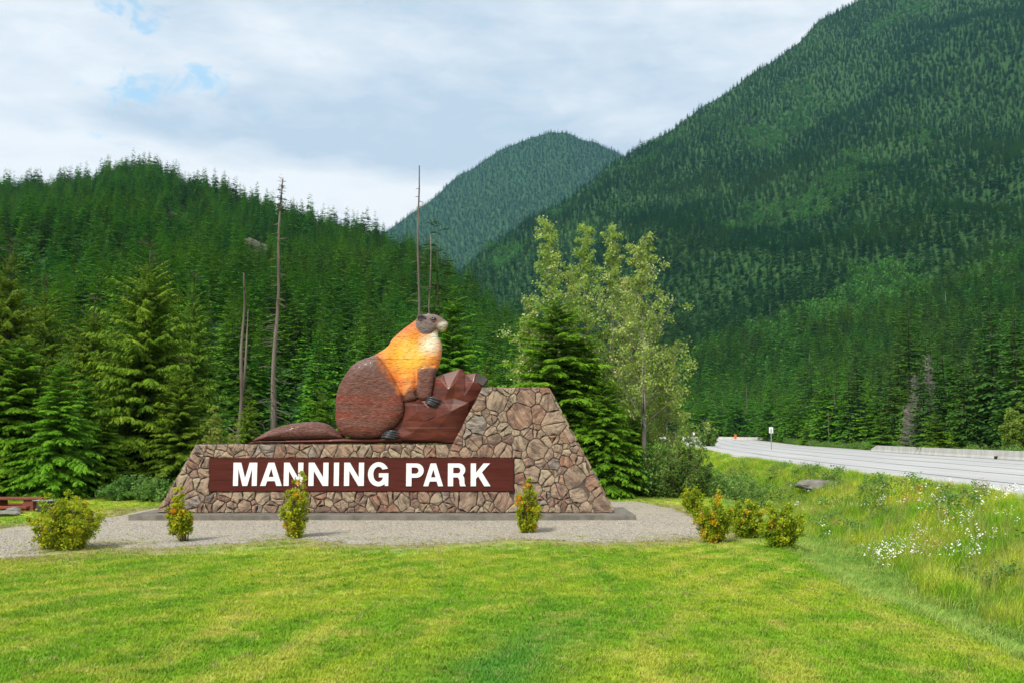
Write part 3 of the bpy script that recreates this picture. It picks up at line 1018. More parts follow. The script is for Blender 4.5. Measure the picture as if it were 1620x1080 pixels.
def plant(name, loc, parts, label, cat, group=None, rz=0.0, scale=1.0, tilt=(0, 0)):
    e = empty(name, loc, label, cat, group, rz)
    e.rotation_euler = (tilt[0], tilt[1], rz)
    e.scale = (scale, scale, scale) if not isinstance(scale, tuple) else scale
    for nm, me in parts:
        o = bpy.data.objects.new(nm, me)
        COL.objects.link(o)
        o.parent = e
    return e


def with_mats(tr, cr, mt, mc):
    tr.materials.append(mt); cr.materials.append(mc)
    return tr, cr


def place(px, Y, top):
    """ground point under pixel column px at distance Y and the height that reaches pixel row top"""
    x = P(px, 700, Y).x
    z = gz(x, Y)
    return (x, Y, z), P(px, top, Y).z - z


# ------------------------------------------------------------------ instancing of the countless plants (one object each)
def protos(name, meshes):
    c = bpy.data.collections.new(name)
    for i, me in enumerate(meshes):
        o = bpy.data.objects.new('%s_kind_%02d' % (name, i), me)
        c.objects.link(o)
    return c


def scatter(name, pts, rot, scl, pick, coll, label, cat):
    n = len(pts)
    me = bpy.data.meshes.new(name)
    me.vertices.add(n)
    me.vertices.foreach_set('co', np.asarray(pts, dtype=np.float32).ravel())
    a = me.attributes.new('rot', 'FLOAT_VECTOR', 'POINT'); a.data.foreach_set('vector', np.asarray(rot, dtype=np.float32).ravel())
    a = me.attributes.new('scl', 'FLOAT_VECTOR', 'POINT'); a.data.foreach_set('vector', np.asarray(scl, dtype=np.float32).ravel())
    a = me.attributes.new('pick', 'INT', 'POINT'); a.data.foreach_set('value', np.asarray(pick, dtype=np.int32))
    o = link(name, me)
    ng = bpy.data.node_groups.new(name + '_nodes', 'GeometryNodeTree')
    ng.interface.new_socket('Geometry', in_out='INPUT', socket_type='NodeSocketGeometry')
    ng.interface.new_socket('Geometry', in_out='OUTPUT', socket_type='NodeSocketGeometry')
    t = NT(ng)
    gi, go = t.add('NodeGroupInput'), t.add('NodeGroupOutput')
    ci = t.add('GeometryNodeCollectionInfo')
    ci.inputs['Collection'].default_value = coll
    ci.inputs['Separate Children'].default_value = True
    ci.inputs['Reset Children'].default_value = True
    def attr(nm, typ):
        nd = t.add('GeometryNodeInputNamedAttribute', data_type=typ)
        nd.inputs['Name'].default_value = nm
        return nd.outputs['Attribute']
    e2r = t.add('FunctionNodeEulerToRotation')
    t.l.new(attr('rot', 'FLOAT_VECTOR'), e2r.inputs[0])
    ip = t.add('GeometryNodeInstanceOnPoints')
    t.l.new(gi.outputs[0], ip.inputs['Points'])
    t.l.new(ci.outputs[0], ip.inputs['Instance'])
    ip.inputs['Pick Instance'].default_value = True
    t.l.new(attr('pick', 'INT'), ip.inputs['Instance Index'])
    t.l.new(e2r.outputs[0], ip.inputs['Rotation'])
    t.l.new(attr('scl', 'FLOAT_VECTOR'), ip.inputs['Scale'])
    t.l.new(ip.outputs[0], go.inputs[0])
    md = o.modifiers.new('scatter', 'NODES')
    md.node_group = ng
    return tag(o, label, cat, kind='stuff')


# ------------------------------------------------------------------ hero trees
def hero_trees():
    fir = [with_mats(*conifer(s, 10.0, rb, 0.03, 34, 14, 12, 3, 0.16, 0.42, 0.38, 0.26, pw, tw=0.62), M['bark'], M['fir']) for s, rb, pw in ((1, 3.6, 0.60), (2, 3.2, 0.75))]
    ced = [with_mats(*conifer(s, 14.0, rb, 0.03, 32, 15, 15, 3, 0.25, 0.34, 0.65, 0.24, pw, tb, tw=0.52), M['bark'], M['cedar']) for s, rb, pw, tb in ((5, 4.3, 0.55, 0.11), (6, 3.8, 0.62, 0.1))]
    small = [with_mats(*conifer(s, 3.5, 1.5, 0.02, 18, 10, 7, 2, 0.25, 0.30, 0.25, 0.28, 0.8), M['bark'], M['fir']) for s in (8, 9)]
    spare = with_mats(*conifer(12, 11.0, 1.9, 0.30, 20, 7, 6, 2, 0.12, 0.45, 0.2, 0.30, 0.55, 0.0, 0.25), M['bark'], M['spruce'])
    parts = lambda m: [('trunk', m[0]), ('crown', m[1])]
    g1, g2 = 'firs and cedars beside the sign', None
    #  kind, px, Y, top row, native height, width factor, label
    L = [
        (ced[0], 226, 56, 382, 14.0, 0.98, 'tall broad yellow-green cedar with bare grey leader, left of the stone wall'),
        (ced[1], 2, 58, 374, 14.0, 0.95, 'yellow-green cedar with dead spike top cut by the left picture edge'),
        (ced[1], 62, 63, 432, 14.0, 0.85, 'thin-topped cedar between the edge cedar and the broad cedar'),
        (ced[0], -70, 60, 400, 14.0, 1.0, 'cedar just outside the left picture edge'),
        (ced[1], 300, 70, 425, 14.0, 0.7, 'ragged olive conifer behind the right flank of the broad cedar'),
        (fir[0], 28, 50, 536, 10.0, 1.10, 'dense bright green fir standing behind the picnic table'),
        (fir[1], 92, 48.5, 560, 10.0, 1.05, 'dense green fir behind the big yellow shrub'),
        (fir[0], -50, 49, 520, 10.0, 1.1, 'dense green fir cut by the left picture edge behind the picnic table'),
        (fir[1], 165, 51, 640, 10.0, 1.2, 'low spreading young fir in front of the broad cedar'),
        (ced[1], 285, 54, 560, 14.0, 1.25, 'low bushy cedar filling the gap between the broad cedar and the wall'),
        (ced[0], 140, 60, 470, 14.0, 0.9, 'olive cedar left of and behind the broad cedar'),
        (fir[1], 132, 53, 585, 10.0, 0.85, 'slim fir with pale dead stem in front of the broad cedar'),
        (fir[0], 880, 52, 478, 10.0, 1.25, 'largest bright green fir, right behind the stone tower of the sign'),
        (fir[1], 925, 53, 520, 10.0, 1.15, 'bright fir just right of the largest one, half in front of the poplars'),
        (fir[1], 958, 50, 585, 10.0, 1.05, 'mid-sized fir at the right foot of the stone tower'),
        (fir[0], 1005, 53, 650, 10.0, 1.0, 'low young fir under the poplars'),
        (fir[1], 838, 56, 560, 10.0, 0.8, 'fir half hidden behind the sloping top of the stone tower'),
        (fir[1], 716, 60, 455, 10.0, 0.95, 'light green fir with spreading level boughs behind the marmot head'),
        (spare, 690, 64, 356, 11.0, 1.0, 'ragged dark conifer with sparse drooping top beside the tall dead snags'),
        (small[0], 509, 47, 606, 3.5, 0.9, 'little bright green fir behind the marmot tail'),
        (ced[1], 392, 50, 612, 14.0, 0.8, 'yellowish thin conifer sapling at the foot of the split snag'),
        (small[1], 770, 58, 570, 3.5, 0.8, 'small fir behind the carved rocks'),
    ]
    for m, px, Y, top, h, wf, lab in L:
        loc, H = place(px, Y, top)
        s = H / h
        plant('cedar_tree' if m in ced else ('spruce_tree' if m is spare else 'fir_tree'), loc, parts(m), lab, 'tree', None, (px * 1.7) % 6.28, (s * wf, s * wf, s))

    # small firs along the far road edge
    for px, Y, top, base_, lab in ((1276, 205, 672, 0, 'small bright fir at the road edge, leftmost of three'), (1394, 142, 652, 0, 'dark bushy fir at the left end of the long barrier'),
                              (1481, 112, 652, 0, 'bushy dark green fir behind the barrier in front of grey dead trees')):
        loc, H = place(px, Y, top)
        m = small[0 if px < 1450 else 1]
        plant('fir_tree', loc, parts(m), lab, 'tree', 'young firs along the far road edge', px * 1.1, (H / 3.5 * 1.1, H / 3.5 * 1.1, H / 3.5))
    dk = with_mats(*conifer(21, 1.2, 0.9, 0.05, 7, 6, 5, 1, 0.3, 0.3, 0.1, 0.3, 0.8), M['bark'], M['fir'])
    loc = ground_hit(1222, 768)
    plant('fir_tree', loc, parts(dk), 'tiny dark fir seedling on the grassy bank below the road', 'tree', None, 0.4, 1.0)

    # poplars
    narrow = lambda u: 0.24 + 0.85 * max(0.0, (0.72 - u)) ** 0.9 + 0.30 * math.sin(u * 11) ** 2 * (1 - u)
    for i, (px, Y, top, Rw, lab, nb, st) in enumerate((
            (868, 54, 362, 1.95, 'tallest poplar with narrow pale top, leftmost of the tall four', 42, 0.32),
            (936, 55, 366, 1.8, 'poplar with short split pale top, second from left of the tall four', 38, 0.34),
            (976, 54, 374, 1.9, 'poplar with narrow crown between the split-top poplar and the open one', 40, 0.3),
            (1018, 52, 390, 2.7, 'open poplar with pale bare trunk showing, rightmost of the tall four', 46, 0.26),
            (836, 55, 480, 1.8, 'short poplar leaning out at the left edge of the clump', 30, 0.2),
            (905, 58, 440, 3.0, 'rounder poplar filling the back of the clump at the left', 44, 0.15),
            (1000, 58, 450, 3.2, 'rounder poplar filling the back of the clump at the right', 46, 0.12),
            (1062, 53, 560, 2.2, 'low leafy poplar at the right edge of the clump', 34, 0.15))):
        loc, H = place(px, Y, top)
        m = with_mats(*broadleaf(30 + i, H, Rw, nb, 62, 0.125, st, 1.0, narrow, 0.012 * H), M['pale_bark'], M['poplar'])
        plant('poplar_tree', loc, parts(m), lab, 'tree', 'poplars behind the stone tower', i * 1.3)

    # low broadleaf bushes at the forest foot
    for i, (px, Y, top, Wd, key, lab) in enumerate((
            (1068, 50, 672, 3.4, 'alder', 'grey-green alder bush beside the road bank, under the poplars'),
            (1096, 51, 700, 2.0, 'alder', 'loose alder bush with sprays reaching over the road edge'),
            (1038, 50.5, 700, 2.6, 'alder', 'low leafy bush between the young fir and the alder'),
            (345, 46, 646, 1.9, 'sapling', 'pale lime deciduous sapling behind the left end of the wall'),
            (205, 48, 752, 2.6, 'alder', 'low pale green thicket left of the stone wall'),
            (252, 47, 765, 2.4, 'alder', 'low weedy bush against the left foot of the stone wall'),
            (1610, 100, 640, 3.5, 'sapling', 'olive bush behind the barrier at the right picture edge'),
            (1120, 190, 672, 5.0, 'alder', 'rounded green bush at the far bend of the road'))):
        loc, H = place(px, Y, top)
        H = max(H, 1.0)
        m = with_mats(*shrub(60 + i, H, Wd, 22, 46, 0.10 if Y < 80 else 0.3, 0.0, 0.3), M['stem'], M[key])
        plant('bush', loc, [('stems', m[0]), ('foliage', m[1])], lab, 'bush', None, i)


def snag_mesh(seed, H, r, lean, branches, top_r=0.012, forks=()):
    rng = np.random.RandomState(seed)
    g, b = Geo(), Geo()
    n = 14
    path = [(lean * H * (i / n) + 0.05 * math.sin(i * 1.1 + seed), 0.05 * math.cos(i * 0.9 + seed), H * i / n - (0.6 if i == 0 else 0)) for i in range(n + 1)]
    rad = [r * (1 - 0.85 * (i / n) ** 0.8) * rng.uniform(0.9, 1.1) + top_r for i in range(n + 1)]
    g.tube(path, rad, 8)
    for z0, z1, a, rr in forks:
        i0 = min(n, int(z0 / H * n)); p = path[i0]
        g.tube([p, (p[0] + a * 0.8, 0.05, (z0 + z1) / 2), (p[0] + a * 1.1, 0, z1)], [rr, rr * 0.7, 0.015], 6)
    for i in range(branches):
        u = rng.uniform(0.15, 0.93)
        k = u * n
        i0 = int(k); f = k - i0
        p = np.array(path[i0]) * (1 - f) + np.array(path[min(n, i0 + 1)]) * f
        a = rng.rand() * 6.28
        l = rng.uniform(0.3, 1.25) * (1.25 - u)
        d = np.array((math.cos(a), math.sin(a), rng.uniform(-0.35, 0.15)))
        b.tube([tuple(p), tuple(p + d * l * 0.6), tuple(p + d * l + np.array((0, 0, -0.1 * l)))], [0.028, 0.02, 0.008], 4)
    return g.mesh('trunk', True), b


def snags():
    for i, (px, Y, top, r, lean, nb, forks, lab) in enumerate((
            (429, 52, 284, 0.20, 0.013, 75, (), 'tallest grey dead snag with a dark tuft at its tip, above the marmot tail'),
            (663, 58, 262, 0.155, -0.010, 46, (), 'tall needle-thin dead snag rising behind the marmot head'),
            (678, 60, 372, 0.10, 0.0, 34, (), 'shorter thin dead pole just right of the needle-thin snag'),
            (379, 54, 432, 0.20, 0.0, 12, ((4.0, 10.4, 0.28, 0.11),), 'broken dead snag with a split double top, left of the tallest snag'),
            (1325, 195, 622, 0.36, -0.03, 4, (), 'leaning bare brown trunk at the forest edge across the road'),
            (1312, 192, 650, 0.24, 0.0, 2, (), 'short broken trunk beside the leaning bare trunk'),
            (1183, 352, 612, 0.3, 0.0, 4, (), 'thin bare grey stem in front of the road-bend forest'))):
        loc, H = place(px, Y, top)
        tr, b = snag_mesh(80 + i, H, r, lean, nb, 0.012, forks)
        parts = [('trunk', with_mats(tr, mesh_of('x', [(0, 0, 0)], []), M['snag'], M['snag'])[0])]
        if i == 3:
            for sgn, zz in ((-1, 3.2), (1, 3.0), (-1, 2.6), (1, 3.6)):
                b.tube([(0, 0, zz), (sgn * 0.7, 0.1, zz + 0.5), (sgn * 1.3, 0.1, zz + 0.2), (sgn * 1.5, 0.1, zz - 0.5)], [0.04, 0.03, 0.02, 0.008], 5)
        bm_ = b.mesh('branches')
        bm_.materials.append(M['snag'])
        parts.append(('branches', bm_))
        e = plant('dead_snag', loc, parts, lab, 'dead tree', 'dead snags standing over the forest')
        e.children[-1]['kind'] = 'stuff'
        if i == 0:
            tr2, cr = conifer(97, 2.0, 0.42, 0.0, 12, 6, 4, 1, 0.2, 0.5, 0.3, 0.4, 0.5)
            cr.materials.append(M['spruce'])
            o = link('crown', cr, e)
            o.location = (lean * H - 0.02, 0, H - 1.75)
    # grey dead trees full of bare twigs, across the road
    for i, (px, Y, top, wd) in enumerate(((1452, 131, 590, 2.5), (1474, 133, 560, 2.2), (1439, 134, 640, 1.9))):
        loc, H = place(px, Y, top)
        rng = np.random.RandomState(200 + i)
        g, t = Geo(), Geo()
        g.tube([(0, 0, -0.5), (0.05, 0, H * 0.5), (0, 0, H)], [0.16, 0.10, 0.02], 6)
        for k in range(150):
            u = rng.uniform(0.08, 0.97)
            l = wd * (1 - u) ** 0.8 * rng.uniform(0.4, 1.0) + 0.25
            a = rng.rand() * 6.28
            p = np.array((0, 0, H * u)); d = np.array((math.cos(a), math.sin(a), rng.uniform(-0.1, 0.4)))
            e = p + d * l + np.array((0, 0, 0.1 * l))
            t.tube([tuple(p), tuple(p + d * l * 0.5), tuple(e)], [0.03, 0.022, 0.008], 3)
            for q in range(3):
                f = rng.uniform(0.4, 0.9)
                d2 = rng.normal(0, 1, 3)
                t.tube([tuple(p + d * l * f), tuple(p + d * l * f + d2 / np.linalg.norm(d2) * 0.5)], [0.018, 0.006], 3)
        gm, tm = g.mesh('trunk', True), t.mesh('branches')
        gm.materials.append(M['snag']); tm.materials.append(M['grey_twig'])
        e = plant('dead_tree', loc, [('trunk', gm), ('branches', tm)],
              ('bare grey dead tree behind the barrier, left of its taller twin', 'tallest bare grey dead tree behind the barrier', 'shortest bare grey dead tree beside the road firs')[i], 'dead tree', 'bare grey trees across the road')
        e.children[-1]['kind'] = 'stuff'


# ------------------------------------------------------------------ forest
def forest():
    rng = np.random.RandomState(3)
    near = []
    for s, kind, rb, pw, hg in ((41, 'spruce', 2.6, 0.75, 0.25), (42, 'spruce', 2.1, 0.65, 0.35), (43, 'hill', 2.9, 0.8, 0.2), (44, 'hill', 2.5, 0.85, 0.15), (45, 'spruce', 1.8, 0.6, 0.3), (46, 'hill', 3.2, 0.9, 0.2)):
        near.append(with_mats(*conifer(s, 15.0, rb, 0.07, 34, 8, 5, 1, 0.08, 0.35, hg, 0.33, pw, 0.0, 0.12, 0.55), M['bark'], M[kind]))
    cand = []          # x, y, z, height, kind, region
    # forest edge across the road and round its far bend
    y = 78.0
    while y < 300:
        x0, x1 = float(road_r(y)) + 6.5, min(float(road_r(y)) + 6.5 + 75, 0.62 * y + 12)
        x = x0
        while x < x1:
            xx, yy = x + rng.uniform(-1.8, 1.8), y + rng.uniform(-1.8, 1.8)
            H = rng.uniform(12, 22) * (1.3 if rng.rand() < 0.2 else 1) * (0.75 if x - x0 < 3 else 1)
            if xx > float(road_r(yy)) + 4.5 and not (y < 100 and rng.rand() < 0.2):
                cand.append((xx, yy, gz(xx, yy), H, rng.choice([0, 1, 4, 3], p=[.33, .3, .22, .15]), 'road'))
            x += 5.2
        y += 5.2
    y = 345.0
    while y < 420:
        for x in np.arange(-10, float(road_l(y)) + 60, 6.0):
            xx, yy = x + rng.uniform(-2, 2), y + rng.uniform(-2, 2)
            cand.append((xx, yy, gz(xx, yy), rng.uniform(12, 20), rng.choice([0, 1, 3]), 'bend'))
        y += 6.0
    # level forest between the lawn and the left hill
    y = 66.0
    while y < 175:
        for x in np.arange(-0.62 * y - 6, min(0.13 * y + 2, float(road_l(y)) - 8), 5.0):
            xx, yy = x + rng.uniform(-1.8, 1.8), y + rng.uniform(-1.8, 1.8)
            a = xx / yy
            if yy < float(left_hill.Ff(np.array([a]))[0]) + 4:
                dens = 0.35 if yy < 80 else 0.6
                if -0.28 < a < 0.02: dens *= 0.5
                if rng.rand() < dens:
                    cand.append((xx, yy, gz(xx, yy), rng.uniform(6, 11) * (0.8 if yy < 80 else 1.1), rng.choice([2, 3, 5]), 'flat'))
        y += 5.0
    x, y, z = left_hill.scatter(rng, lambda Y: 6.2, 1.03)
    for i in range(len(x)):
        cand.append((x[i], y[i], z[i] - 0.3, rng.uniform(9.5, 15.5) * (1.25 if rng.rand() < 0.08 else 1), rng.choice([2, 3, 5]), 'hill'))
    n0 = len(cand) - len(x)
    for i in range(len(x)):
        a = x[i] / y[i]
        if y[i] > 0.93 * float(left_hill.Rf(np.array([a]))[0]) and rng.rand() < 0.4:
            c = cand[n0 + i]; cand[n0 + i] = (c[0], c[1], c[2], c[3] * 1.35, 3, c[5])
    x, y, z = right_mtn.scatter(rng, lambda Y: 5.6 + np.clip((Y - 300) / 1700, 0, 1) * 3.0, 1.02)
    for i in range(len(x)):
        cand.append((x[i], y[i], z[i] - 0.3, rng.uniform(9, 17.0) * (0.62 + 0.76 * float(fbm(x[i] * 0.011, y[i] * 0.007, 3))) * (1.35 if rng.rand() < 0.08 else 1), rng.choice([2, 3, 1, 5]), 'mountain'))
    x, y, z = far_mtn.scatter(rng, lambda Y: 13.0, 1.01)
    for i in range(len(x)):
        cand.append((x[i], y[i], z[i] - 0.3, rng.uniform(16, 27.0), 3, 'far'))
    def bare(c):                                    # crags stay clear of trees
        if c[5] != 'hill': return False
        bx, by = CX + c[0] / c[1] * 1500, 690 - (c[2] - EYE) / c[1] * 1500
        return (abs(bx - 402) < 17 and 386 < by < 424) or (abs(bx - 272) < 16 and 338 < by < 366)
    cand = [c for c in cand if not bare(c)]
    xyz = np.array([c[:3] for c in cand]); H = np.array([c[3] for c in cand])
    kind = np.array([c[4] for c in cand]); reg = np.array([c[5] for c in cand])
    a = xyz[:, 0] / xyz[:, 1]
    inview = (np.abs(a) < 0.56)
    score = np.where(inview, H / xyz[:, 1], 0)
    # trees of the hills that stand clear of nearer ones show best
    order = np.argsort(-score)
    top = order[:262]
    labs = {'road': ('spruce_tree', 'tall dark spruce in the dense forest wall across the road', 'spruces across the road'),
            'bend': ('spruce_tree', 'dark conifer beyond the far bend of the road', 'conifers beyond the road bend'),
            'flat': ('fir_tree', 'green conifer on the level ground behind the sign', 'conifers between the sign and the left hill'),
            'hill': ('fir_tree', 'green conifer on the lowest slope of the left forested hill', 'conifers at the foot of the left hill'),
            'mountain': ('fir_tree', 'green conifer at the foot of the right mountain', 'conifers at the foot of the right mountain'),
            'far': ('fir_tree', 'conifer on the far mountain', 'conifers on the far mountain')}
    hgts = np.median(H[top])
    def where(i):
        x = CX + xyz[i][0] / xyz[i][1] * 1500
        if reg[i] in ('hill', 'flat'):
            marks = ((110, 'behind the firs at the left'), (330, 'behind the broad cedar'), (432, 'left of the tallest snag'), (540, 'above the marmot tail'), (660, 'behind the marmot back'), (810, 'right of the marmot head'), (9999, 'behind the poplars'))
        else:
            marks = ((1110, 'beside the poplars'), (1225, 'left of the white road sign'), (1330, 'near the leaning trunk'), (1440, 'above the sloping barrier end'), (1500, 'round the bare grey trees'), (9999, 'behind the long barrier'))
        return next(t for q, t in marks if x < q)
    for i in top:
        m = near[kind[i]]
        nm, lab, grp = labs[reg[i]]
        sz = 'tall' if H[i] > hgts * 1.18 else ('short' if H[i] < hgts * 0.85 else 'mid-sized')
        form = ('dark full spruce', 'slim dark spruce', 'broad green fir', 'green fir', 'very slender spruce', 'wide-skirted fir')[kind[i]]
        zone_ = {'road': 'in the forest across the road', 'bend': 'beyond the road bend', 'flat': 'on level ground', 'hill': 'on the low left hill', 'mountain': 'at the mountain foot', 'far': ''}
        zone = {'road': 'across the road', 'bend': 'past the road bend', 'flat': 'on the level', 'hill': 'on the hillside', 'mountain': 'at the mountain foot', 'far': ''}[reg[i]]
        if reg[i] == 'road':
            sz += ' front-row' if xyz[i][0] - float(road_r(xyz[i][1])) < 10.5 else ' inner'
        elif reg[i] in ('hill', 'flat'):
            sz += ' nearer' if xyz[i][1] < 112 else ' upslope'
        lab = ' '.join((sz, form, zone, where(i)))
        grp = grp
        s = H[i] / 15.0
        wf = rng.uniform(0.85, 1.2) * (1.15 if reg[i] in ('hill', 'flat') else 1.05)
        plant(nm, tuple(xyz[i]), [('trunk', m[0]), ('crown', m[1])], lab, 'tree', grp, rng.rand() * 6.28, (s * wf, s * wf, s), (rng.normal(0, .015), rng.normal(0, .015)))
    rest = np.ones(len(cand), dtype=bool); rest[top] = False
    mids = [conifer(s, 12.0, rb, 0.05, 22, 7, 4, 1, 0.08, 0.35, 0.2, 0.42, pw)[1] for s, rb, pw in ((51, 2.5, 0.85), (52, 2.0, 0.75), (53, 2.9, 0.95))]
    lows = [conifer(s, 12.0, rb, 0.03, 13, 6, 2, 1, 0.08, 0.30, 0.12, 0.62, pw)[1] for s, rb, pw in ((54, 2.6, 0.9), (55, 2.1, 0.8), (56, 3.0, 0.95))]
    for me in mids: me.materials.append(M['hill'])
    for me in lows: me.materials.append(M['mountain'])
    rg = np.random.RandomState(12)
    cen = np.stack([rg.normal(0, 1.3, 40), rg.normal(0, 1.3, 40), np.abs(rg.normal(2.2, 1.2, 40))], 1)
    q, t = leaf_cloud(rg, cen, np.full(40, 0.8), 7, 0.8, None, 0.0)
    bl = quads_mesh('broadleaf', q, t); bl.materials.append(M['broad'])
    coll = protos('forest_tree', mids + lows + [bl])
    idx = np.nonzero(rest)[0]
    p = xyz[idx]; h = H[idx]; n = len(idx)
    pick = np.where(p[:, 1] < 650, rng.randint(0, 3, n), rng.randint(3, 6, n))
    # broadleaf gullies and patches on the right mountain
    gl = fbm(p[:, 0] * 0.012 + 3, p[:, 1] * 0.006, 5)
    az = p[:, 0] / p[:, 1]; ele = (p[:, 2] - EYE) / p[:, 1]
    px = CX + az * 1500; py = 690 - ele * 1500
    gully = np.exp(-(((py - (590 - 0.23 * (px - 1080) * 1.0 - 0.0)) + 40) / 14.0) ** 2) * (px > 1180)
    bro = (reg[idx] == 'mountain') & ((gl > 0.63 + 0.08 * rng.rand(n)) | (rng.rand(n) < gully * 0.5)) & (rng.rand(n) < 0.75)
    pick = np.where(bro, 6, pick)
    sc = np.where(bro, rng.uniform(0.9, 1.7, n), h / 12.0)
    wf = rng.uniform(0.85, 1.25, n) * np.where(bro, 1.0, np.where(p[:, 1] > 650, 1.32, 1.12))
    rot = np.stack([rng.normal(0, .02, n), rng.normal(0, .02, n), rng.rand(n) * 6.28], 1)
    scatter('forest', p, rot, np.stack([sc * wf, sc * wf, sc], 1), pick, coll, 'mixed conifer forest covering the hill and the mountains', 'forest')
    # bleached dead stems on the slopes
    k = rng.permutation(np.nonzero((reg == 'mountain') & (xyz[:, 1] < 1900) & rest & inview)[0])[:110]
    dead = Geo().tube([(0, 0, 0), (0.1, 0, 7), (0, 0, 14)], [0.30, 0.22, 0.06], 5).mesh('dead_stem'); dead.materials.append(M['grey_twig'])
    scatter('dead_stems', xyz[k], np.stack([rng.normal(0, .05, len(k)), rng.normal(0, .05, len(k)), rng.rand(len(k)) * 6], 1), np.full((len(k), 3), 1.0) * rng.uniform(0.6, 1.15, (len(k), 1)), np.zeros(len(k)), protos('dead_stem', [dead]),
            'bleached dead stems scattered through the mountain forest', 'dead trees')
    print('forest', len(cand))


hero_trees()
snags()
forest()

# ------------------------------------------------------------------ the stone wall
WY = 36.0                     # wall face
SLAB_Z = 0.31


def wpt(px, py, Y=WY):
    q = P(px, py, Y)
    return (q.x, q.z)


def clip_half(poly, a, b, c):
    """keep a*x+b*y<=c"""
    out = []
    n = len(poly)
    for i in range(n):
        p, q = poly[i], poly[(i + 1) % n]
        dp, dq = a * p[0] + b * p[1] - c, a * q[0] + b * q[1] - c
        if dp <= 0: out.append(p)
        if dp * dq < 0:
            t = dp / (dp - dq)
            out.append((p[0] + (q[0] - p[0]) * t, p[1] + (q[1] - p[1]) * t))
    return out


def poly_area(p):
    return 0.5 * abs(sum(p[i][0] * p[(i + 1) % len(p)][1] - p[(i + 1) % len(p)][0] * p[i][1] for i in range(len(p))))


def stone_mesh(poly, y_face, depth_back, rng):
    """irregular rounded stone standing proud of the wall face"""
    c = np.mean(poly, axis=0)
    p = np.array(poly)
    # cut the corners and roughen
    q = []
    n = len(p)
    for i in range(n):
        a, b = p[i], p[(i + 1) % n]
        L = np.linalg.norm(b - a)
        if L < 0.03: continue
        q.append(a + (b - a) * 0.09)
        if L > 0.28:
            nrm = np.array((b[1] - a[1], a[0] - b[0])) / L
            q.append(a + (b - a) * rng.uniform(0.4, 0.6) - nrm * 0 + nrm * rng.uniform(-0.04, 0.010))
        q.append(a + (b - a) * 0.91)
    q = np.array(q)
    q = q + rng.normal(0, 0.006, q.shape)
    n = len(q)
    size = math.sqrt(poly_area(poly))
    ins = 0.011
    d = q - c
    ln = np.linalg.norm(d, axis=1, keepdims=True)
    r0 = c + d * (1 - ins / ln)
    r1 = c + d * (1 - (ins + 0.013) / ln)
    r2 = c + d * rng.uniform(0.50, 0.68, (n, 1))
    pr = rng.uniform(0.035, 0.08)
    tx, tz = rng.normal(0, 0.05, 2)
    V = []
    for ring, y in ((r0, depth_back), (r0, -pr * 0.45), (r1, -pr * 0.8)):
        for v in ring: V.append((v[0], y_face + y + (0 if y > 0 else tx * (v[0] - c[0]) + tz * (v[1] - c[1])), v[1]))
    for v in r2: V.append((v[0], y_face - pr * rng.uniform(0.95, 1.3) + tx * (v[0] - c[0]) + tz * (v[1] - c[1]), v[1]))
    V.append((c[0], y_face - pr * rng.uniform(1.0, 1.35), c[1]))
    F = []
    for r in range(3):
        for i in range(n):
            j = (i + 1) % n
            F.append([r * n + i, r * n + j, (r + 1) * n + j, (r + 1) * n + i])
    for i in range(n):
        F.append([3 * n + i, 3 * n + (i + 1) % n, 4 * n])
    me = mesh_of('stone', np.array(V), F)
    bm = bmesh.new(); bm.from_mesh(me); bmesh.ops.recalc_face_normals(bm, faces=bm.faces[:]); bm.to_mesh(me); bm.free()
    me.materials.append(M['stone'])
    return me


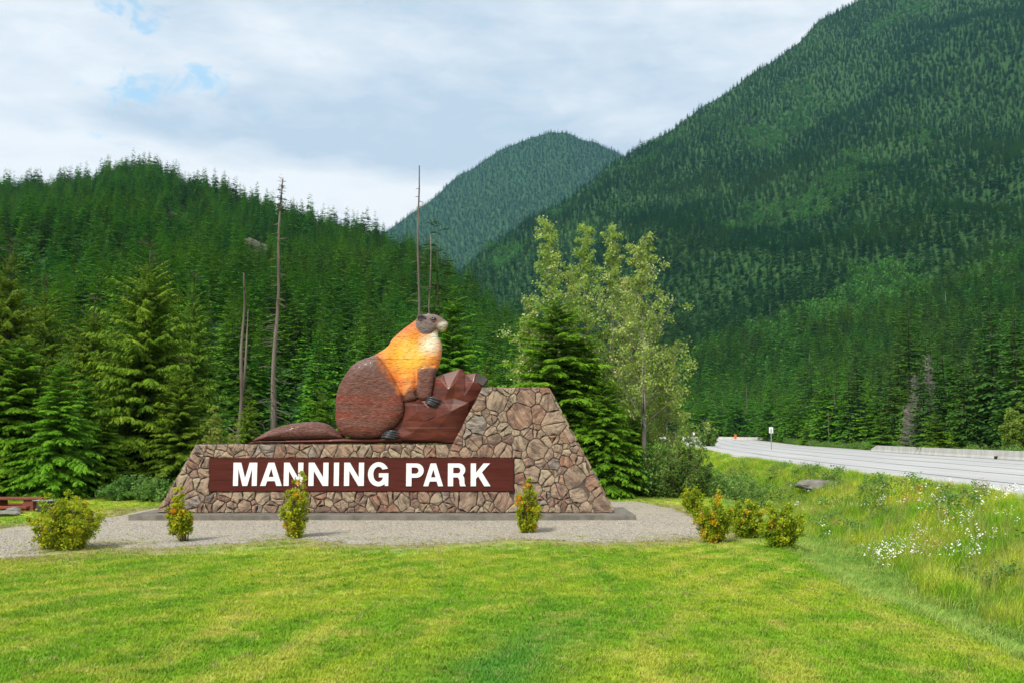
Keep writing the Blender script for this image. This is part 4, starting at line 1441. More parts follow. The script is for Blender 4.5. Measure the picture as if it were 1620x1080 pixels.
def stone_wall():
    depth = 1.5
    z_top = wpt(500, 702)[1]
    A, B = wpt(312, 702), wpt(250, 808)
    T0, T1, T2 = wpt(716, 702), wpt(763, 612), wpt(866, 612)
    C = wpt(970, 808)
    zb = SLAB_Z - 0.02
    A = (A[0], z_top); T0 = (T0[0], z_top)
    sil = [(B[0], zb), (C[0], zb), T2, T1, T0, A]
    p0, p1 = wpt(333, 724), wpt(813, 776)          # sign panel opening
    root = empty('stone_wall', ((B[0] + C[0]) / 2, WY + depth / 2, SLAB_Z), 'rubble stone sign wall stepping up to a tapered stone tower', 'wall')
    # mortar core
    n = len(sil)
    V = [(x, WY, z) for x, z in sil] + [(x, WY + depth, z) for x, z in sil]
    F = [list(range(n))[::-1], list(range(n, 2 * n))] + [[i, (i + 1) % n, n + (i + 1) % n, n + i] for i in range(n)]
    me = mesh_of('mortar', np.array(V) - np.array(root.location), F)
    bm = bmesh.new(); bm.from_mesh(me); bmesh.ops.recalc_face_normals(bm, faces=bm.faces[:]); bm.to_mesh(me); bm.free()
    link('mortar', me, root, M['mortar'])
    rng = np.random.RandomState(17)
    # seeds with their own radius, dart throwing from large to small
    inside = lambda x, z: bool(pts_in_poly(np.array([x]), np.array([z]), sil)[0])
    seeds = []
    def dart(radius, tries, gap=0.92):
        for _ in range(tries):
            x, z = rng.uniform(B[0], C[0]), rng.uniform(zb, T1[1])
            r = radius * rng.uniform(0.85, 1.15)
            if not inside(x, z): continue
            if p0[0] - 0.06 < x < p1[0] + 0.06 and p1[1] - 0.08 < z < p0[1] + 0.08: continue
            if p0[0] < x < p1[0] and x < T0[0] + 0.3 and r > 0.32:
                r = 0.3
            if all((x - s[0]) ** 2 + (z - s[1]) ** 2 > (gap * (r + s[2])) ** 2 for s in seeds):
                seeds.append((x, z, r))
    dart(0.48, 40, 0.8); dart(0.34, 200, 0.70); dart(0.24, 700, 0.66); dart(0.15, 1600, 0.68); dart(0.09, 900, 0.8)
    cells = []
    sl = lambda P0, P1, x, z: (P1[0] - P0[0]) * (z - P0[1]) - (P1[1] - P0[1]) * (x - P0[0])
    for i, (x, z, r) in enumerate(seeds):
        poly = [(x - 1.4, z - 1.4), (x + 1.4, z - 1.4), (x + 1.4, z + 1.4), (x - 1.4, z + 1.4)]
        for j, (x2, z2, r2) in enumerate(seeds):
            if i == j or (x - x2) ** 2 + (z - z2) ** 2 > 9: continue
            a, b = 2 * (x2 - x), 2 * (z2 - z)
            c = (x2 * x2 + z2 * z2 - r2 * r2) - (x * x + z * z - r * r)
            poly = clip_half(poly, a, b, c)
            if len(poly) < 3: break
        if len(poly) < 3: continue
        def clip_line(poly, P0, P1):      # keep the side of the seed
            a, b = -(P1[1] - P0[1]), (P1[0] - P0[0])
            c = a * P0[0] + b * P0[1]
            if a * x + b * z > c: a, b, c = -a, -b, -c
            return clip_half(poly, a, b, c)
        poly = clip_half(poly, 0, -1, -SLAB_Z)
        poly = clip_line(poly, B, A) if len(poly) > 2 else poly
        poly = clip_line(poly, C, T2) if len(poly) > 2 else poly
        if len(poly) > 2: poly = clip_half(poly, 0, 1, T1[1])
        if len(poly) > 2:
            if z > z_top: poly = clip_line(poly, T0, T1)
            elif x < T0[0] or True:
                low = x < T0[0] + 0.1
                if low: poly = clip_half(poly, 0, 1, z_top)
        # keep clear of the sign opening
        if len(poly) > 2:
            xs, zs = [q[0] for q in poly], [q[1] for q in poly]
            if max(xs) > p0[0] and min(xs) < p1[0] and max(zs) > p1[1] and min(zs) < p0[1]:
                opts = []
                if z > p0[1]: opts.append(clip_half(poly, 0, -1, -p0[1]))
                if z < p1[1]: opts.append(clip_half(poly, 0, 1, p1[1]))
                if x < p0[0]: opts.append(clip_half(poly, 1, 0, p0[0]))
                if x > p1[0]: opts.append(clip_half(poly, -1, 0, -p1[0]))
                opts = [q for q in opts if len(q) > 2]
                poly = max(opts, key=poly_area) if opts else []
        if len(poly) > 2 and poly_area(poly) > 0.012:
            cells.append(poly)
    loc = np.array(root.location)
    split = []
    for poly in cells:                             # break some of the big ones into angular pieces
        A_ = poly_area(poly)
        if A_ > 0.10 and rng.rand() < 0.5:
            c = np.mean(poly, axis=0) + rng.normal(0, 0.10 * math.sqrt(A_), 2)
            th = rng.rand() * math.pi
            a, b = math.cos(th), math.sin(th)
            k_ = a * c[0] + b * c[1]
            two = [clip_half(poly, a, b, k_), clip_half(poly, -a, -b, -k_)]
            if all(len(q) > 2 and poly_area(q) > 0.03 for q in two):
                split += two
                continue
        split.append(poly)
    cells = split
    cells.sort(key=poly_area, reverse=True)
    for poly in cells[:296]:
        me = stone_mesh(poly, WY, 0.05, rng)
        me.transform(__import__('mathutils').Matrix.Translation(-Vector(loc)))
        link('stone', me, root)
    # weathered stones on the sloping end faces
    for P0, P1, nn in ((B, A, 5), (C, T2, 9)):
        d = np.array((P1[0] - P0[0], P1[1] - P0[1])); L = np.linalg.norm(d); d /= L
        nrm = np.array((d[1], -d[0])) if P0[0] > 0 or P0 is C else np.array((-d[1], d[0]))
        for k in range(nn):
            for h in range(2):
                s0, s1 = L * k / nn + 0.03, L * (k + 1) / nn - 0.03
                y0, y1 = WY + 0.06 + depth / 2 * h, WY + depth / 2 * (h + 1) - 0.03
                V = []
                for out, e in ((-0.03, 0.0), (0.05, 0.015), (0.075, 0.09)):
                    for s, y in ((s0 + e, y0 + e), (s1 - e, y0 + e), (s1 - e, y1 - e), (s0 + e, y1 - e)):
                        o_ = out + (rng.uniform(-.012, .012) if out > 0 else 0)
                        V.append((P0[0] + d[0] * s + nrm[0] * o_, y, P0[1] + d[1] * s + nrm[1] * o_))
                F = [[4 * r + i, 4 * r + (i + 1) % 4, 4 * r + 4 + (i + 1) % 4, 4 * r + 4 + i] for r in range(2) for i in range(4)] + [[8, 9, 10, 11]]
                me = mesh_of('stone', np.array(V) - loc, F)
                bm = bmesh.new(); bm.from_mesh(me); bmesh.ops.recalc_face_normals(bm, faces=bm.faces[:]); bm.to_mesh(me); bm.free()
                link('stone', me, root, M['stone'])
    print('stones', len(cells))
    # plinth slab
    xl, xr = P(203, 815, 35.0).x, P(1006, 812, 35.0).x
    g = Geo().box((xl, 35.0, -0.25), (xr, 38.9, SLAB_Z - 0.001))
    me = bevelled(g.mesh('concrete_slab'), 0.025, 2)
    o = link('concrete_slab', me, None, M['concrete'])
    tag(o, 'long low concrete slab under the stone sign wall', 'slab')
    return p0, p1


PANEL = stone_wall()


# ------------------------------------------------------------------ lettering
def arc(cx, cy, rx, ry, a0, a1, n=12):
    return [(cx + rx * math.cos(R(a0 + (a1 - a0) * i / n)), cy + ry * math.sin(R(a0 + (a1 - a0) * i / n))) for i in range(n + 1)]


GLYPH = {
    'M': (1.05, [[(0, 0), (0, 1), (.34, 1), (.525, .33), (.71, 1), (1.05, 1), (1.05, 0), (.83, 0), (.83, .74), (.63, 0), (.42, 0), (.22, .74), (.22, 0)]]),
    'A': (.95, [[(0, 0), (.345, 1), (.605, 1), (.95, 0), (.71, 0), (.645, .205), (.305, .205), (.24, 0)], [(.365, .385), (.475, .74), (.585, .385)]]),
    'N': (.86, [[(0, 0), (0, 1), (.245, 1), (.635, .36), (.635, 1), (.86, 1), (.86, 0), (.62, 0), (.225, .645), (.225, 0)]]),
    'I': (.236, [[(0, 0), (0, 1), (.236, 1), (.236, 0)]]),
    'G': (.89, [arc(.46, .5, .46, .52, 28, 300, 26) + [(.725, .085), (.745, 0), (.89, 0), (.89, .545), (.475, .545), (.475, .365), (.665, .365)] + arc(.46, .5, .225, .325, 318, 38, 20)]),
    'P': (.76, [[(0, 0), (0, 1), (.44, 1)] + arc(.44, .685, .32, .315, 90, -90, 12)[1:] + [(.235, .37), (.235, 0)],
                [(.235, .55), (.41, .55)] + arc(.41, .685, .125, .135, -90, 90, 8)[1:] + [(.235, .82)]]),
    'R': (.79, [[(0, 0), (0, 1), (.47, 1)] + arc(.47, .715, .295, .285, 90, -52, 10)[1:] + [(.72, .36), (.735, .12), (.79, 0), (.54, 0), (.515, .10), (.505, .27), (.44, .385), (.235, .385), (.235, 0)],
                [(.235, .565), (.44, .565)] + arc(.44, .69, .105, .125, -90, 90, 8)[1:] + [(.235, .815)]]),
    'K': (.86, [[(0, 0), (0, 1), (.235, 1), (.235, .595), (.565, 1), (.855, 1), (.495, .605), (.88, 0), (.60, 0), (.335, .435), (.235, .325), (.235, 0)]]),
}


def glyph_mesh(ch, width, height, thick):
    wn, polys = GLYPH[ch]
    cu = bpy.data.curves.new('glyph', 'CURVE')
    cu.dimensions = '2D'; cu.fill_mode = 'BOTH'; cu.extrude = thick / 2; cu.bevel_depth = 0.0
    for poly in polys:
        sp = cu.splines.new('POLY')
        sp.points.add(len(poly) - 1)
        for i, (x, y) in enumerate(poly):
            sp.points[i].co = (x / wn * width, y * height, 0, 1)
        sp.use_cyclic_u = True
    o = bpy.data.objects.new('glyph', cu)
    me = bpy.data.meshes.new_from_object(o)
    bpy.data.objects.remove(o)
    V = np.array([v.co[:] for v in me.vertices])
    F = [list(p.vertices) for p in me.polygons]
    V2 = np.stack([V[:, 0], -V[:, 2], V[:, 1]], 1)
    bpy.data.meshes.remove(me)
    return mesh_of('letter', V2, F)


def sign():
    p0, p1 = PANEL
    root = empty('sign_board', ((p0[0] + p1[0]) / 2, WY - 0.05, p1[1]), 'long brown sign board with white raised MANNING PARK letters set in the stone wall', 'sign')
    lx, ly, lz = root.location
    hgt = p0[1] - p1[1]
    k = 3
    for i in range(k):                            # three boards with fine joints
        g = Geo().box((p0[0] + 0.012 - lx, -0.055 - 0.002 * (i % 2), hgt * i / k + (0.004 if i == 0 else 0.0015)), (p1[0] - 0.012 - lx, 0.05, hgt * (i + 1) / k - (0.004 if i == k - 1 else 0.0015)))
        link('board', bevelled(g.mesh('board'), 0.004), root, M['sign'])
    yb = -0.057
    for ch, x0, x1 in (('M', 370.1, 408.6), ('A', 412.8, 448.0), ('N', 449.9, 481.3), ('N', 488.9, 521.0), ('I', 528.9, 537.6), ('N', 545.0, 577.0), ('G', 582.6, 615.4),
                       ('P', 643.0, 671.0), ('A', 670.2, 701.6), ('R', 708.8, 737.4), ('K', 744.8, 775.6)):
        a, b = wpt(x0, 768 if x0 > 640 else 767.5), wpt(x1, 732 if x0 > 640 else 730.8)
        me = glyph_mesh(ch, b[0] - a[0], b[1] - a[1], 0.03)
        o = link('letter', me, root, M['letter'])
        o.location = (a[0] - lx, yb - 0.016, a[1] - lz)
        o['label'] = 'white raised letter ' + ch


sign()
# ------------------------------------------------------------------ the carved marmot
SY = WY + 0.72


def zc(zx, zy):
    """close-up coordinates of the carving -> metres in its plane"""
    q = P(380 + zx / 3.857, 480 + zy / 3.857, SY)
    return (q.x, q.z)


def marmot():
    px_m = 1.0 / (SY and (1500 / SY)) / 3.857            # metres per close-up unit
    zpl = lambda pts, n=4: spline_poly([zc(*p) for p in pts], n)
    body = zpl([(1105, 78), (1150, 68), (1200, 75), (1237, 95), (1262, 113), (1268, 128), (1259, 150), (1250, 166), (1232, 173), (1213, 166), (1206, 184), (1209, 205), (1223, 230),
                (1231, 260), (1229, 300), (1222, 345), (1206, 400), (1192, 440), (1183, 500), (1174, 560), (1160, 585), (1130, 597), (1100, 590), (1080, 582), (1062, 595), (1020, 606), (1006, 600),
                (1008, 640), (1000, 682), (972, 728), (930, 772), (880, 805), (820, 822), (740, 823), (670, 815), (628, 798), (600, 760), (590, 700), (590, 620), (600, 540), (624, 480), (655, 430), (690, 382), (750, 345),
                (830, 310), (900, 265), (930, 220), (990, 165), (1050, 120), (1083, 95)])
    haunch = zpl([(845, 330), (890, 380), (940, 455), (980, 530), (1003, 590), (1008, 640), (1000, 682), (960, 742), (880, 805), (820, 822), (740, 823), (670, 815), (628, 798), (600, 760), (590, 700), (590, 620), (600, 540), (624, 480), (655, 430), (690, 382), (750, 345), (800, 330)])
    farleg = zpl([(1100, 385), (1195, 380), (1192, 440), (1183, 500), (1174, 560), (1160, 585), (1130, 597), (1098, 588), (1074, 545), (1080, 460)])
    nearleg = zpl([(985, 430), (1078, 440), (1074, 545), (1086, 575), (1062, 595), (1020, 606), (1004, 596), (985, 530), (960, 470)])
    head = zpl([(1083, 95), (1105, 78), (1150, 68), (1200, 75), (1237, 95), (1262, 113), (1268, 128), (1259, 150), (1250, 166), (1232, 173), (1213, 166), (1192, 168), (1168, 190), (1130, 196), (1097, 178), (1075, 140)])
    muzzle = zpl([(1207, 128), (1240, 118), (1266, 122), (1262, 148), (1250, 166), (1232, 173), (1213, 166), (1200, 150)])
    tail = zpl([(78, 838), (130, 802), (200, 765), (300, 735), (400, 722), (480, 722), (540, 738), (580, 768), (625, 800), (640, 818), (600, 826), (450, 829), (250, 834), (120, 840)])
    root_p = zc(760, 850)
    root = empty('marmot_statue', (root_p[0], SY, root_p[1]), 'giant carved and painted marmot with orange mantle sitting on brown carved rocks atop the wall', 'statue')
    org = np.array((root_p[0], SY, root_p[1]))

    def relief(name, outline, layers, cell, back, mat, color=None, tint_noise=0.0, parent=root, wave=0.0):
        X, Z, rim, Q, E = sheet(outline, cell)
        def height(x, z):
            h = np.zeros(x.shape)
            for poly, b0, amp, wdt in layers:
                ins = pts_in_poly(x, z, poly)
                d, _, _ = poly_dist(x, z, poly)
                u = np.clip(d / wdt, 0, 1)
                h = np.where(ins, np.maximum(h, b0 + amp * np.sqrt(1 - (1 - u) ** 2)), h)
            return h
        f = height(X, Z)
        f = np.where(rim, 0.0, f)
        if wave > 0:
            f = f + np.where(rim, 0, wave * (fbm(X * 5 + Z * 2.2, Z * 9 - X * 2.0, 3) - 0.5))
        d, _, _ = poly_dist(X, Z, outline)
        bk = back * np.sqrt(1 - (1 - np.clip(d / 0.5, 0, 1)) ** 2)
        bk = np.where(rim, 0.0, bk)
        ed = 0.10
        n = len(X)
        Vf = np.stack([X - org[0], -f - ed, Z - org[2]], 1)
        Vb = np.stack([X - org[0], bk + ed, Z - org[2]], 1)
        V = np.concatenate([Vf, Vb])
        Fs = np.concatenate([Q, Q[:, ::-1] + n, np.array([[b, a, a + n, b + n] for a, b in E])])
        cl = None
        if color is not None:
            c1 = color(X, Z)
            cl = np.concatenate([c1, c1])
        me = mesh_of(name, V, Fs, True, None, None, cl)
        return link(name, me, parent, mat)

    def to_close(X, Z):
        # inverse of zc (linear fit is exact enough for paint)
        a, b = np.array(zc(0, 0)), np.array(zc(1300, 850))
        return (X - a[0]) / (b[0] - a[0]) * 1300, (Z - a[1]) / (b[1] - a[1]) * 850

    def paint(X, Z):
        x, y = to_close(X, Z)
        n1 = (fbm(X * 2.2, Z * 2.2, 4) - 0.5) * 2
        n2 = (fbm(X * 6 + 3, Z * 6, 3) - 0.5) * 2
        n3 = (fbm(X * 1.4 + 9, Z * 7.0, 3) - 0.5) * 2
        C = np.zeros((len(X), 3))
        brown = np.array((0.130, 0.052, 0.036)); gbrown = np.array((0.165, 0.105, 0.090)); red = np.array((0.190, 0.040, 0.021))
        orange = np.array((0.68, 0.165, 0.020)); yellow = np.array((0.84, 0.47, 0.040)); white = np.array((0.80, 0.75, 0.55)); salmon = np.array((0.46, 0.145, 0.062))
        mix = lambda a, b, t: a * (1 - t[:, None]) + b * t[:, None]
        C[:] = brown
        C = mix(C, gbrown, smooth((470 - y) / 130 + n1 * 0.4))  # lighter upper body: bleached paint, with some top lighting put into the colour
        bands = np.exp(-((y - 600 - n1 * 25) / 40.0) ** 2) + np.exp(-((y - 690 - n1 * 18) / 26.0) ** 2) + 0.6 * np.exp(-((y - 770) / 30.0) ** 2)
        C = mix(C, red, np.clip(bands * (0.75 + n3 * 0.9), 0, 1) * smooth((1060 - x) / 90))
        # mantle: between the line over the haunch front and the collar
        back_line = (x - (842 + (y - 325) * 0.62)) / 34.0 + n2 * 0.8          # >0 right of the haunch line
        low_line = (np.where(x < 1085, np.clip(560 - np.maximum(x - 1005, 0) * 1.1 + 30 * np.exp(-((x - 1072) / 14.0) ** 2), 440, 560), 388 + 8 * np.sin(x / 17.0)) - y) / 26.0 + n2 * 1.2
        m = smooth(back_line * 0.5 + 0.5) * smooth(low_line * 0.5 + 0.5)
        mant = np.tile(orange, (len(X), 1))
        mant = mix(mant, salmon, smooth((245 - y) / 90 + (1020 - x) / 160 + n1 * 0.5) * 0.8)
        yel = np.exp(-(((x - 1040) / 120) ** 2 + ((y - 320) / 105) ** 2)) * 1.3 + n1 * 0.25
        mant = mix(mant, yellow, np.clip(yel, 0, 1))
        wh = np.exp(-(((x - 1158) / 60) ** 2 + ((y - 262) / 52) ** 2)) * 1.0 + np.exp(-(((x - 1190) / 30) ** 2 + ((y - 200) / 26) ** 2)) + n1 * 0.2
        mant = mix(mant, white, np.clip(wh, 0, 1))
        C = mix(C, mant, m)
        # crease shade painted as a dark line round the haunch and the legs
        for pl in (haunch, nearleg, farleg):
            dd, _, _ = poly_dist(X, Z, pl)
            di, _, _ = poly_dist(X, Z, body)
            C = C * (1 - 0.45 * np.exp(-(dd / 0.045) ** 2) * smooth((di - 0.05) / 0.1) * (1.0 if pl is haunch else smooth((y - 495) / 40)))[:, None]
        # flame-like streaks down the arm
        st = np.exp(-(((x - 1072 - n2 * 8) / 17) ** 2 + ((y - 455) / 45) ** 2)) + np.exp(-(((x - 990 - n2 * 8) / 20) ** 2 + ((y - 500) / 45) ** 2))
        C = mix(C, np.array((0.72, 0.20, 0.04)), np.clip(st, 0, 1) * 0.9)
        gray = np.exp(-(((x - 1222) / 14) ** 2 + ((y - 240) / 30) ** 2))
        C = mix(C, np.array((0.25, 0.25, 0.25)), np.clip(gray, 0, 1) * 0.6)
        ih = pts_in_poly(X, Z, head)
        hc = mix(np.tile(np.array((0.175, 0.125, 0.115)), (len(X), 1)), np.array((0.30, 0.23, 0.21)), smooth((88 - y) / 22 + n2 * .5) * 0.7)
        hc = mix(hc, np.array((0.26, 0.06, 0.03)), np.exp(-(((x - 1196) / 12) ** 2 + ((y - 128) / 14) ** 2)) * 0.8)
        C = np.where(ih[:, None], hc, C)
        im = smooth((x - 1190 - n2 * 8) / 48) * smooth((y - 108 - (1262 - x) * 0.18) / 22) * ih
        C = mix(C, np.array((0.58, 0.56, 0.42)), im)
        # mouth line
        ml = np.exp(-((y - (155 + (x - 1235) * -0.05)) / 2.6) ** 2) * (x > 1212) * (x < 1256) * ih
        C = mix(C, np.array((0.10, 0.08, 0.06)), np.clip(ml, 0, 1) * 0.8)
        return C

    def tailpaint(X, Z):
        x, y = to_close(X, Z)
        n1 = fbm(X * 2, Z * 6, 3)
        return np.array((0.155, 0.075, 0.058))[None] * (1 - n1[:, None]) + np.array((0.105, 0.033, 0.022))[None] * n1[:, None]

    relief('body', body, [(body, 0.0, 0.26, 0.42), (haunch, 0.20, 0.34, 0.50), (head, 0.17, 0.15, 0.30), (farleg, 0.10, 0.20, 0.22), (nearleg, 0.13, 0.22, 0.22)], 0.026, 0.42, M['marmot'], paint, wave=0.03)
    relief('tail', tail, [(tail, 0.0, 0.34, 0.34)], 0.04, 0.34, M['marmot'], tailpaint, wave=0.03)
    # ledge under the animal
    ledge = [zc(*p) for p in ((60, 851), (70, 843), (120, 836), (400, 829), (640, 819), (880, 815), (1000, 812), (1000, 851))]
    relief('ledge', ledge, [(ledge, 0.12, 0.16, 0.12)], 0.06, 0.3, M['carved_rock'])

    # carved rocks : faceted relief
    R_ = [(880, 851, 0), (868, 812, .05), (925, 775, .12), (980, 720, .2), (1004, 655, .22), (1006, 603, .2), (1100, 585, .14), (1172, 560, .12), (1182, 500, .10), (1183, 456, .08),
          (1240, 431, .12), (1340, 399, .10), (1362, 406, .16), (1378, 432, .10), (1440, 425, .22), (1515, 460, .12), (1486, 505, .14), (1456, 570, .16), (1428, 622, .18), (1396, 682, .18), (1372, 722, .18), (1338, 790, .2), (1306, 851, .2)]
    inner = [(1275, 526, .42), (1308, 578, .30), (1372, 564, .46), (1250, 590, .36), (1205, 628, .30), (1204, 690, .32), (1150, 716, .34), (1020, 712, .30), (1130, 724, .46), (1290, 662, .52), (1398, 606, .40),
             (1080, 612, .42), (1090, 660, .50), (1198, 772, .40), (1060, 790, .34), (1230, 470, .26), (1375, 520, .26), (1425, 480, .34), (1190, 580, .22), (1320, 480, .40), (1345, 640, .42), (1000, 760, .24), (960, 830, .26), (1200, 835, .3), (1150, 640, .40)]
    pts = R_ + inner
    v2 = [Vector(zc(p[0], p[1])) for p in pts]
    nR = len(R_)
    find = lambda a: next(i for i, p in enumerate(pts) if (p[0], p[1]) == a)
    ce = [((1340, 399), (1275, 526)), ((1275, 526), (1308, 578)), ((1308, 578), (1372, 564)), ((1372, 564), (1378, 432)), ((1308, 578), (1250, 590)), ((1250, 590), (1205, 628)), ((1205, 628), (1204, 690)),
          ((1204, 690), (1130, 724)), ((1130, 724), (1020, 712)), ((1130, 724), (1290, 662)), ((1290, 662), (1398, 606)), ((1130, 724), (1198, 772)), ((1372, 564), (1398, 606)), ((1372, 564), (1425, 480)), ((1425, 480), (1440, 425))]
    edges = [(i, (i + 1) % nR) for i in range(nR)] + [(find(a), find(b)) for a, b in ce]
    from mathutils.geometry import delaunay_2d_cdt
    vo, eo, fo, ov, oe, of = delaunay_2d_cdt(v2, edges, [list(range(nR))], 1, 1e-5)
    V, n = [], len(vo)
    hgt = []
    for i, v in enumerate(vo):
        hgt.append(pts[ov[i][0]][2] if ov[i] else 0.3)
    for i, v in enumerate(vo): V.append((v.x - org[0], -hgt[i] - 0.10, v.y - org[2]))
    for i, v in enumerate(vo): V.append((v.x - org[0], 0.55, v.y - org[2]))
    F = [list(f) for f in fo] + [[i + n for i in f][::-1] for f in fo]
    cnt = {}
    for f in fo:
        for a, b in zip(f, list(f[1:]) + [f[0]]):
            if (b, a) in cnt: del cnt[(b, a)]
            else: cnt[(a, b)] = 1
    F += [[b, a, a + n, b + n] for a, b in cnt]
    me = mesh_of('rocks', np.array(V), F)
    bm = bmesh.new(); bm.from_mesh(me)
    bmesh.ops.recalc_face_normals(bm, faces=bm.faces[:])
    bmesh.ops.bevel(bm, geom=[e for e in bm.edges if len(e.link_faces) == 2 and e.calc_face_angle(0) > 0.25], offset=0.03, segments=2, affect='EDGES', profile=0.6)
    bm.to_mesh(me); bm.free()
    link('rocks', me, root, M['carved_rock'])
    # dark weathered cap on the end of the topmost rock
    cp = [zc(*p) for p in ((1452, 428), (1515, 461), (1484, 506), (1430, 470))]
    V = [(x - org[0], -0.36, z - org[2]) for x, z in cp] + [(x - org[0], 0.57, z - org[2]) for x, z in cp]
    me = mesh_of('end_cap', np.array(V), [[3, 2, 1, 0], [4, 5, 6, 7]] + [[i, (i + 1) % 4, 4 + (i + 1) % 4, 4 + i] for i in range(4)])
    link('end_cap', bevelled(me, 0.012), root, M['grey_cap'])

    # eye with lid, ear
    ex, ez = zc(1184, 105)
    bm = bmesh.new(); bmesh.ops.create_uvsphere(bm, u_segments=14, v_segments=9, radius=1.0)
    me = bpy.data.meshes.new('eye'); bm.to_mesh(me); bm.free()
    me.polygons.foreach_set('use_smooth', np.ones(len(me.polygons), dtype=bool))
    o = link('eye', me, root, M['eye']); o.location = (ex - org[0], -0.405, ez - org[2]); o.scale = (0.10, 0.05, 0.056); o.rotation_euler = (0, R(8), 0)
    g = Geo()
    for sgn in (1, -1):
        path = [(0.115 * math.cos(R(a)), -0.02 - 0.02 * math.sin(R(a)), sgn * 0.068 * math.sin(R(a))) for a in range(0, 181, 20)]
        g.tube(path, [0.008] + [0.016] * 8 + [0.008], 6)
    o = link('eyelid', g.mesh('eyelid', True), root, M['eyelid']); o.location = (ex - org[0], -0.40, ez - org[2])
    ax, az_ = zc(1114, 98)
    path = [(0.155 * math.cos(R(a)), -0.03, 0.095 * math.sin(R(a))) for a in range(-10, 300, 20)]
    g = Geo().tube(path, [0.012] + [0.034] * (len(path) - 2) + [0.012], 7)
    o = link('ear', g.mesh('ear', True), root, M['eyelid']); o.location = (ax - org[0], -0.385, az_ - org[2]); o.rotation_euler = (0, R(14), 0)
    me = mesh_of('ear_hollow', [(0.12 * math.cos(R(a)), 0, 0.065 * math.sin(R(a))) for a in range(0, 360, 24)] + [(0, 0.03, 0)], [[i, (i + 1) % 15, 15] for i in range(15)], True)
    o2 = link('ear_hollow', me, root, M['eye']); o2.location = (ax - org[0], -0.43, az_ - org[2]); o2.rotation_euler = (0, R(14), 0)
    # whisker pads and nostril
    nx, nz = zc(1256, 122)
    me = me.copy(); me.materials.clear()
    bm = bmesh.new(); bmesh.ops.create_uvsphere(bm, u_segments=10, v_segments=7, radius=1.0)
    m2 = bpy.data.meshes.new('nose'); bm.to_mesh(m2); bm.free()
    o = link('nose', m2, root, M['eyelid']); o.location = (nx - org[0], -0.22, nz - org[2]); o.scale = (0.075, 0.09, 0.035)

    # feet with dark claws
    def foot(name, pts_list, y, rad, lab):
        f = bpy.data.objects.new(name, None); COL.objects.link(f); f.parent = root
        f['label'] = lab
        for pts in pts_list:
            path = []
            for i, p in enumerate(pts):
                q = zc(p[0], p[1]); path.append((q[0] - org[0], y - 0.05 * (i == 1), q[1] - org[2]))
            me = Geo().tube(path, [rad, rad * 1.12, rad * 0.85, rad * 0.25], 8).mesh('claw', True)
            link('claw', me, f, M['claw'])
    foot('front_foot', [[(1150, 574), (1180, 578), (1210, 586), (1236, 592)], [(1146, 584), (1178, 592), (1206, 603), (1228, 611)], [(1142, 594), (1170, 604), (1196, 616), (1214, 626)], [(1140, 602), (1162, 612), (1186, 624), (1200, 632)]],
         -0.48, 0.048, 'dark clawed front foot gripping the rock')
    foot('hind_foot', [[(900, 782), (940, 778), (965, 784), (985, 792)], [(888, 790), (930, 790), (960, 797), (982, 804)], [(878, 800), (925, 802), (955, 809), (974, 815)], [(872, 812), (915, 814), (945, 819), (962, 824)]],
         -0.52, 0.050, 'dark clawed hind foot on the ledge')


marmot()


# ------------------------------------------------------------------ shrubs round the gravel
def shrubs():
    L = [  # base px, base py, top py, width px, stems, orange, lean, low
        (104, 868, 786, 104, 40, 0.07, 0.0, 0.15, 'widest rounded yellow-green shrub, left of the stone wall'),
        (293, 857, 772, 42, 12, 0.12, -0.25, 0.42, 'small leggy orange-tipped shrub with bare stem at the left end of the wall'),
        (467, 850, 750, 50, 16, 0.05, 0.0, 0.16, 'upright yellow-green shrub in front of the letters'),
        (834, 843, 757, 46, 16, 0.13, 0.0, 0.2, 'upright shrub with orange left side by the right end of the sign board'),
        (1096, 812, 768, 38, 12, 0.16, 0.0, 0.15, 'smallest golden shrub at the far right edge of the gravel'),
        (1130, 858, 778, 58, 18, 0.34, 0.0, 0.22, 'reddest orange shrub at the right edge of the gravel'),
        (1181, 850, 790, 62, 20, 0.09, 0.0, 0.15, 'rounded olive shrub just right of the orange one'),
        (1238, 868, 800, 66, 20, 0.03, 0.0, 0.2, 'green shrub at the ditch edge, rightmost of the shrub row')]
    for i, (px, py, top, wd, ns, org, lean, low, lab) in enumerate(L):
        h = ground_hit(px, py)
        s = h.y / 1500
        H, Wd = (py - top) * s * 1.0, wd * s * 0.97
        m = with_mats(*shrub(300 + i, H, Wd, ns, 70, 0.060, org * 0.6, 0.08 if i else 0.2, lean, low), M['stem'], M['shrub'])
        plant('shrub', (h.x, h.y, h.z - 0.02), [('stems', m[0]), ('foliage', m[1])], lab, 'shrub', 'golden shrubs round the gravel pad', 0.0)


shrubs()


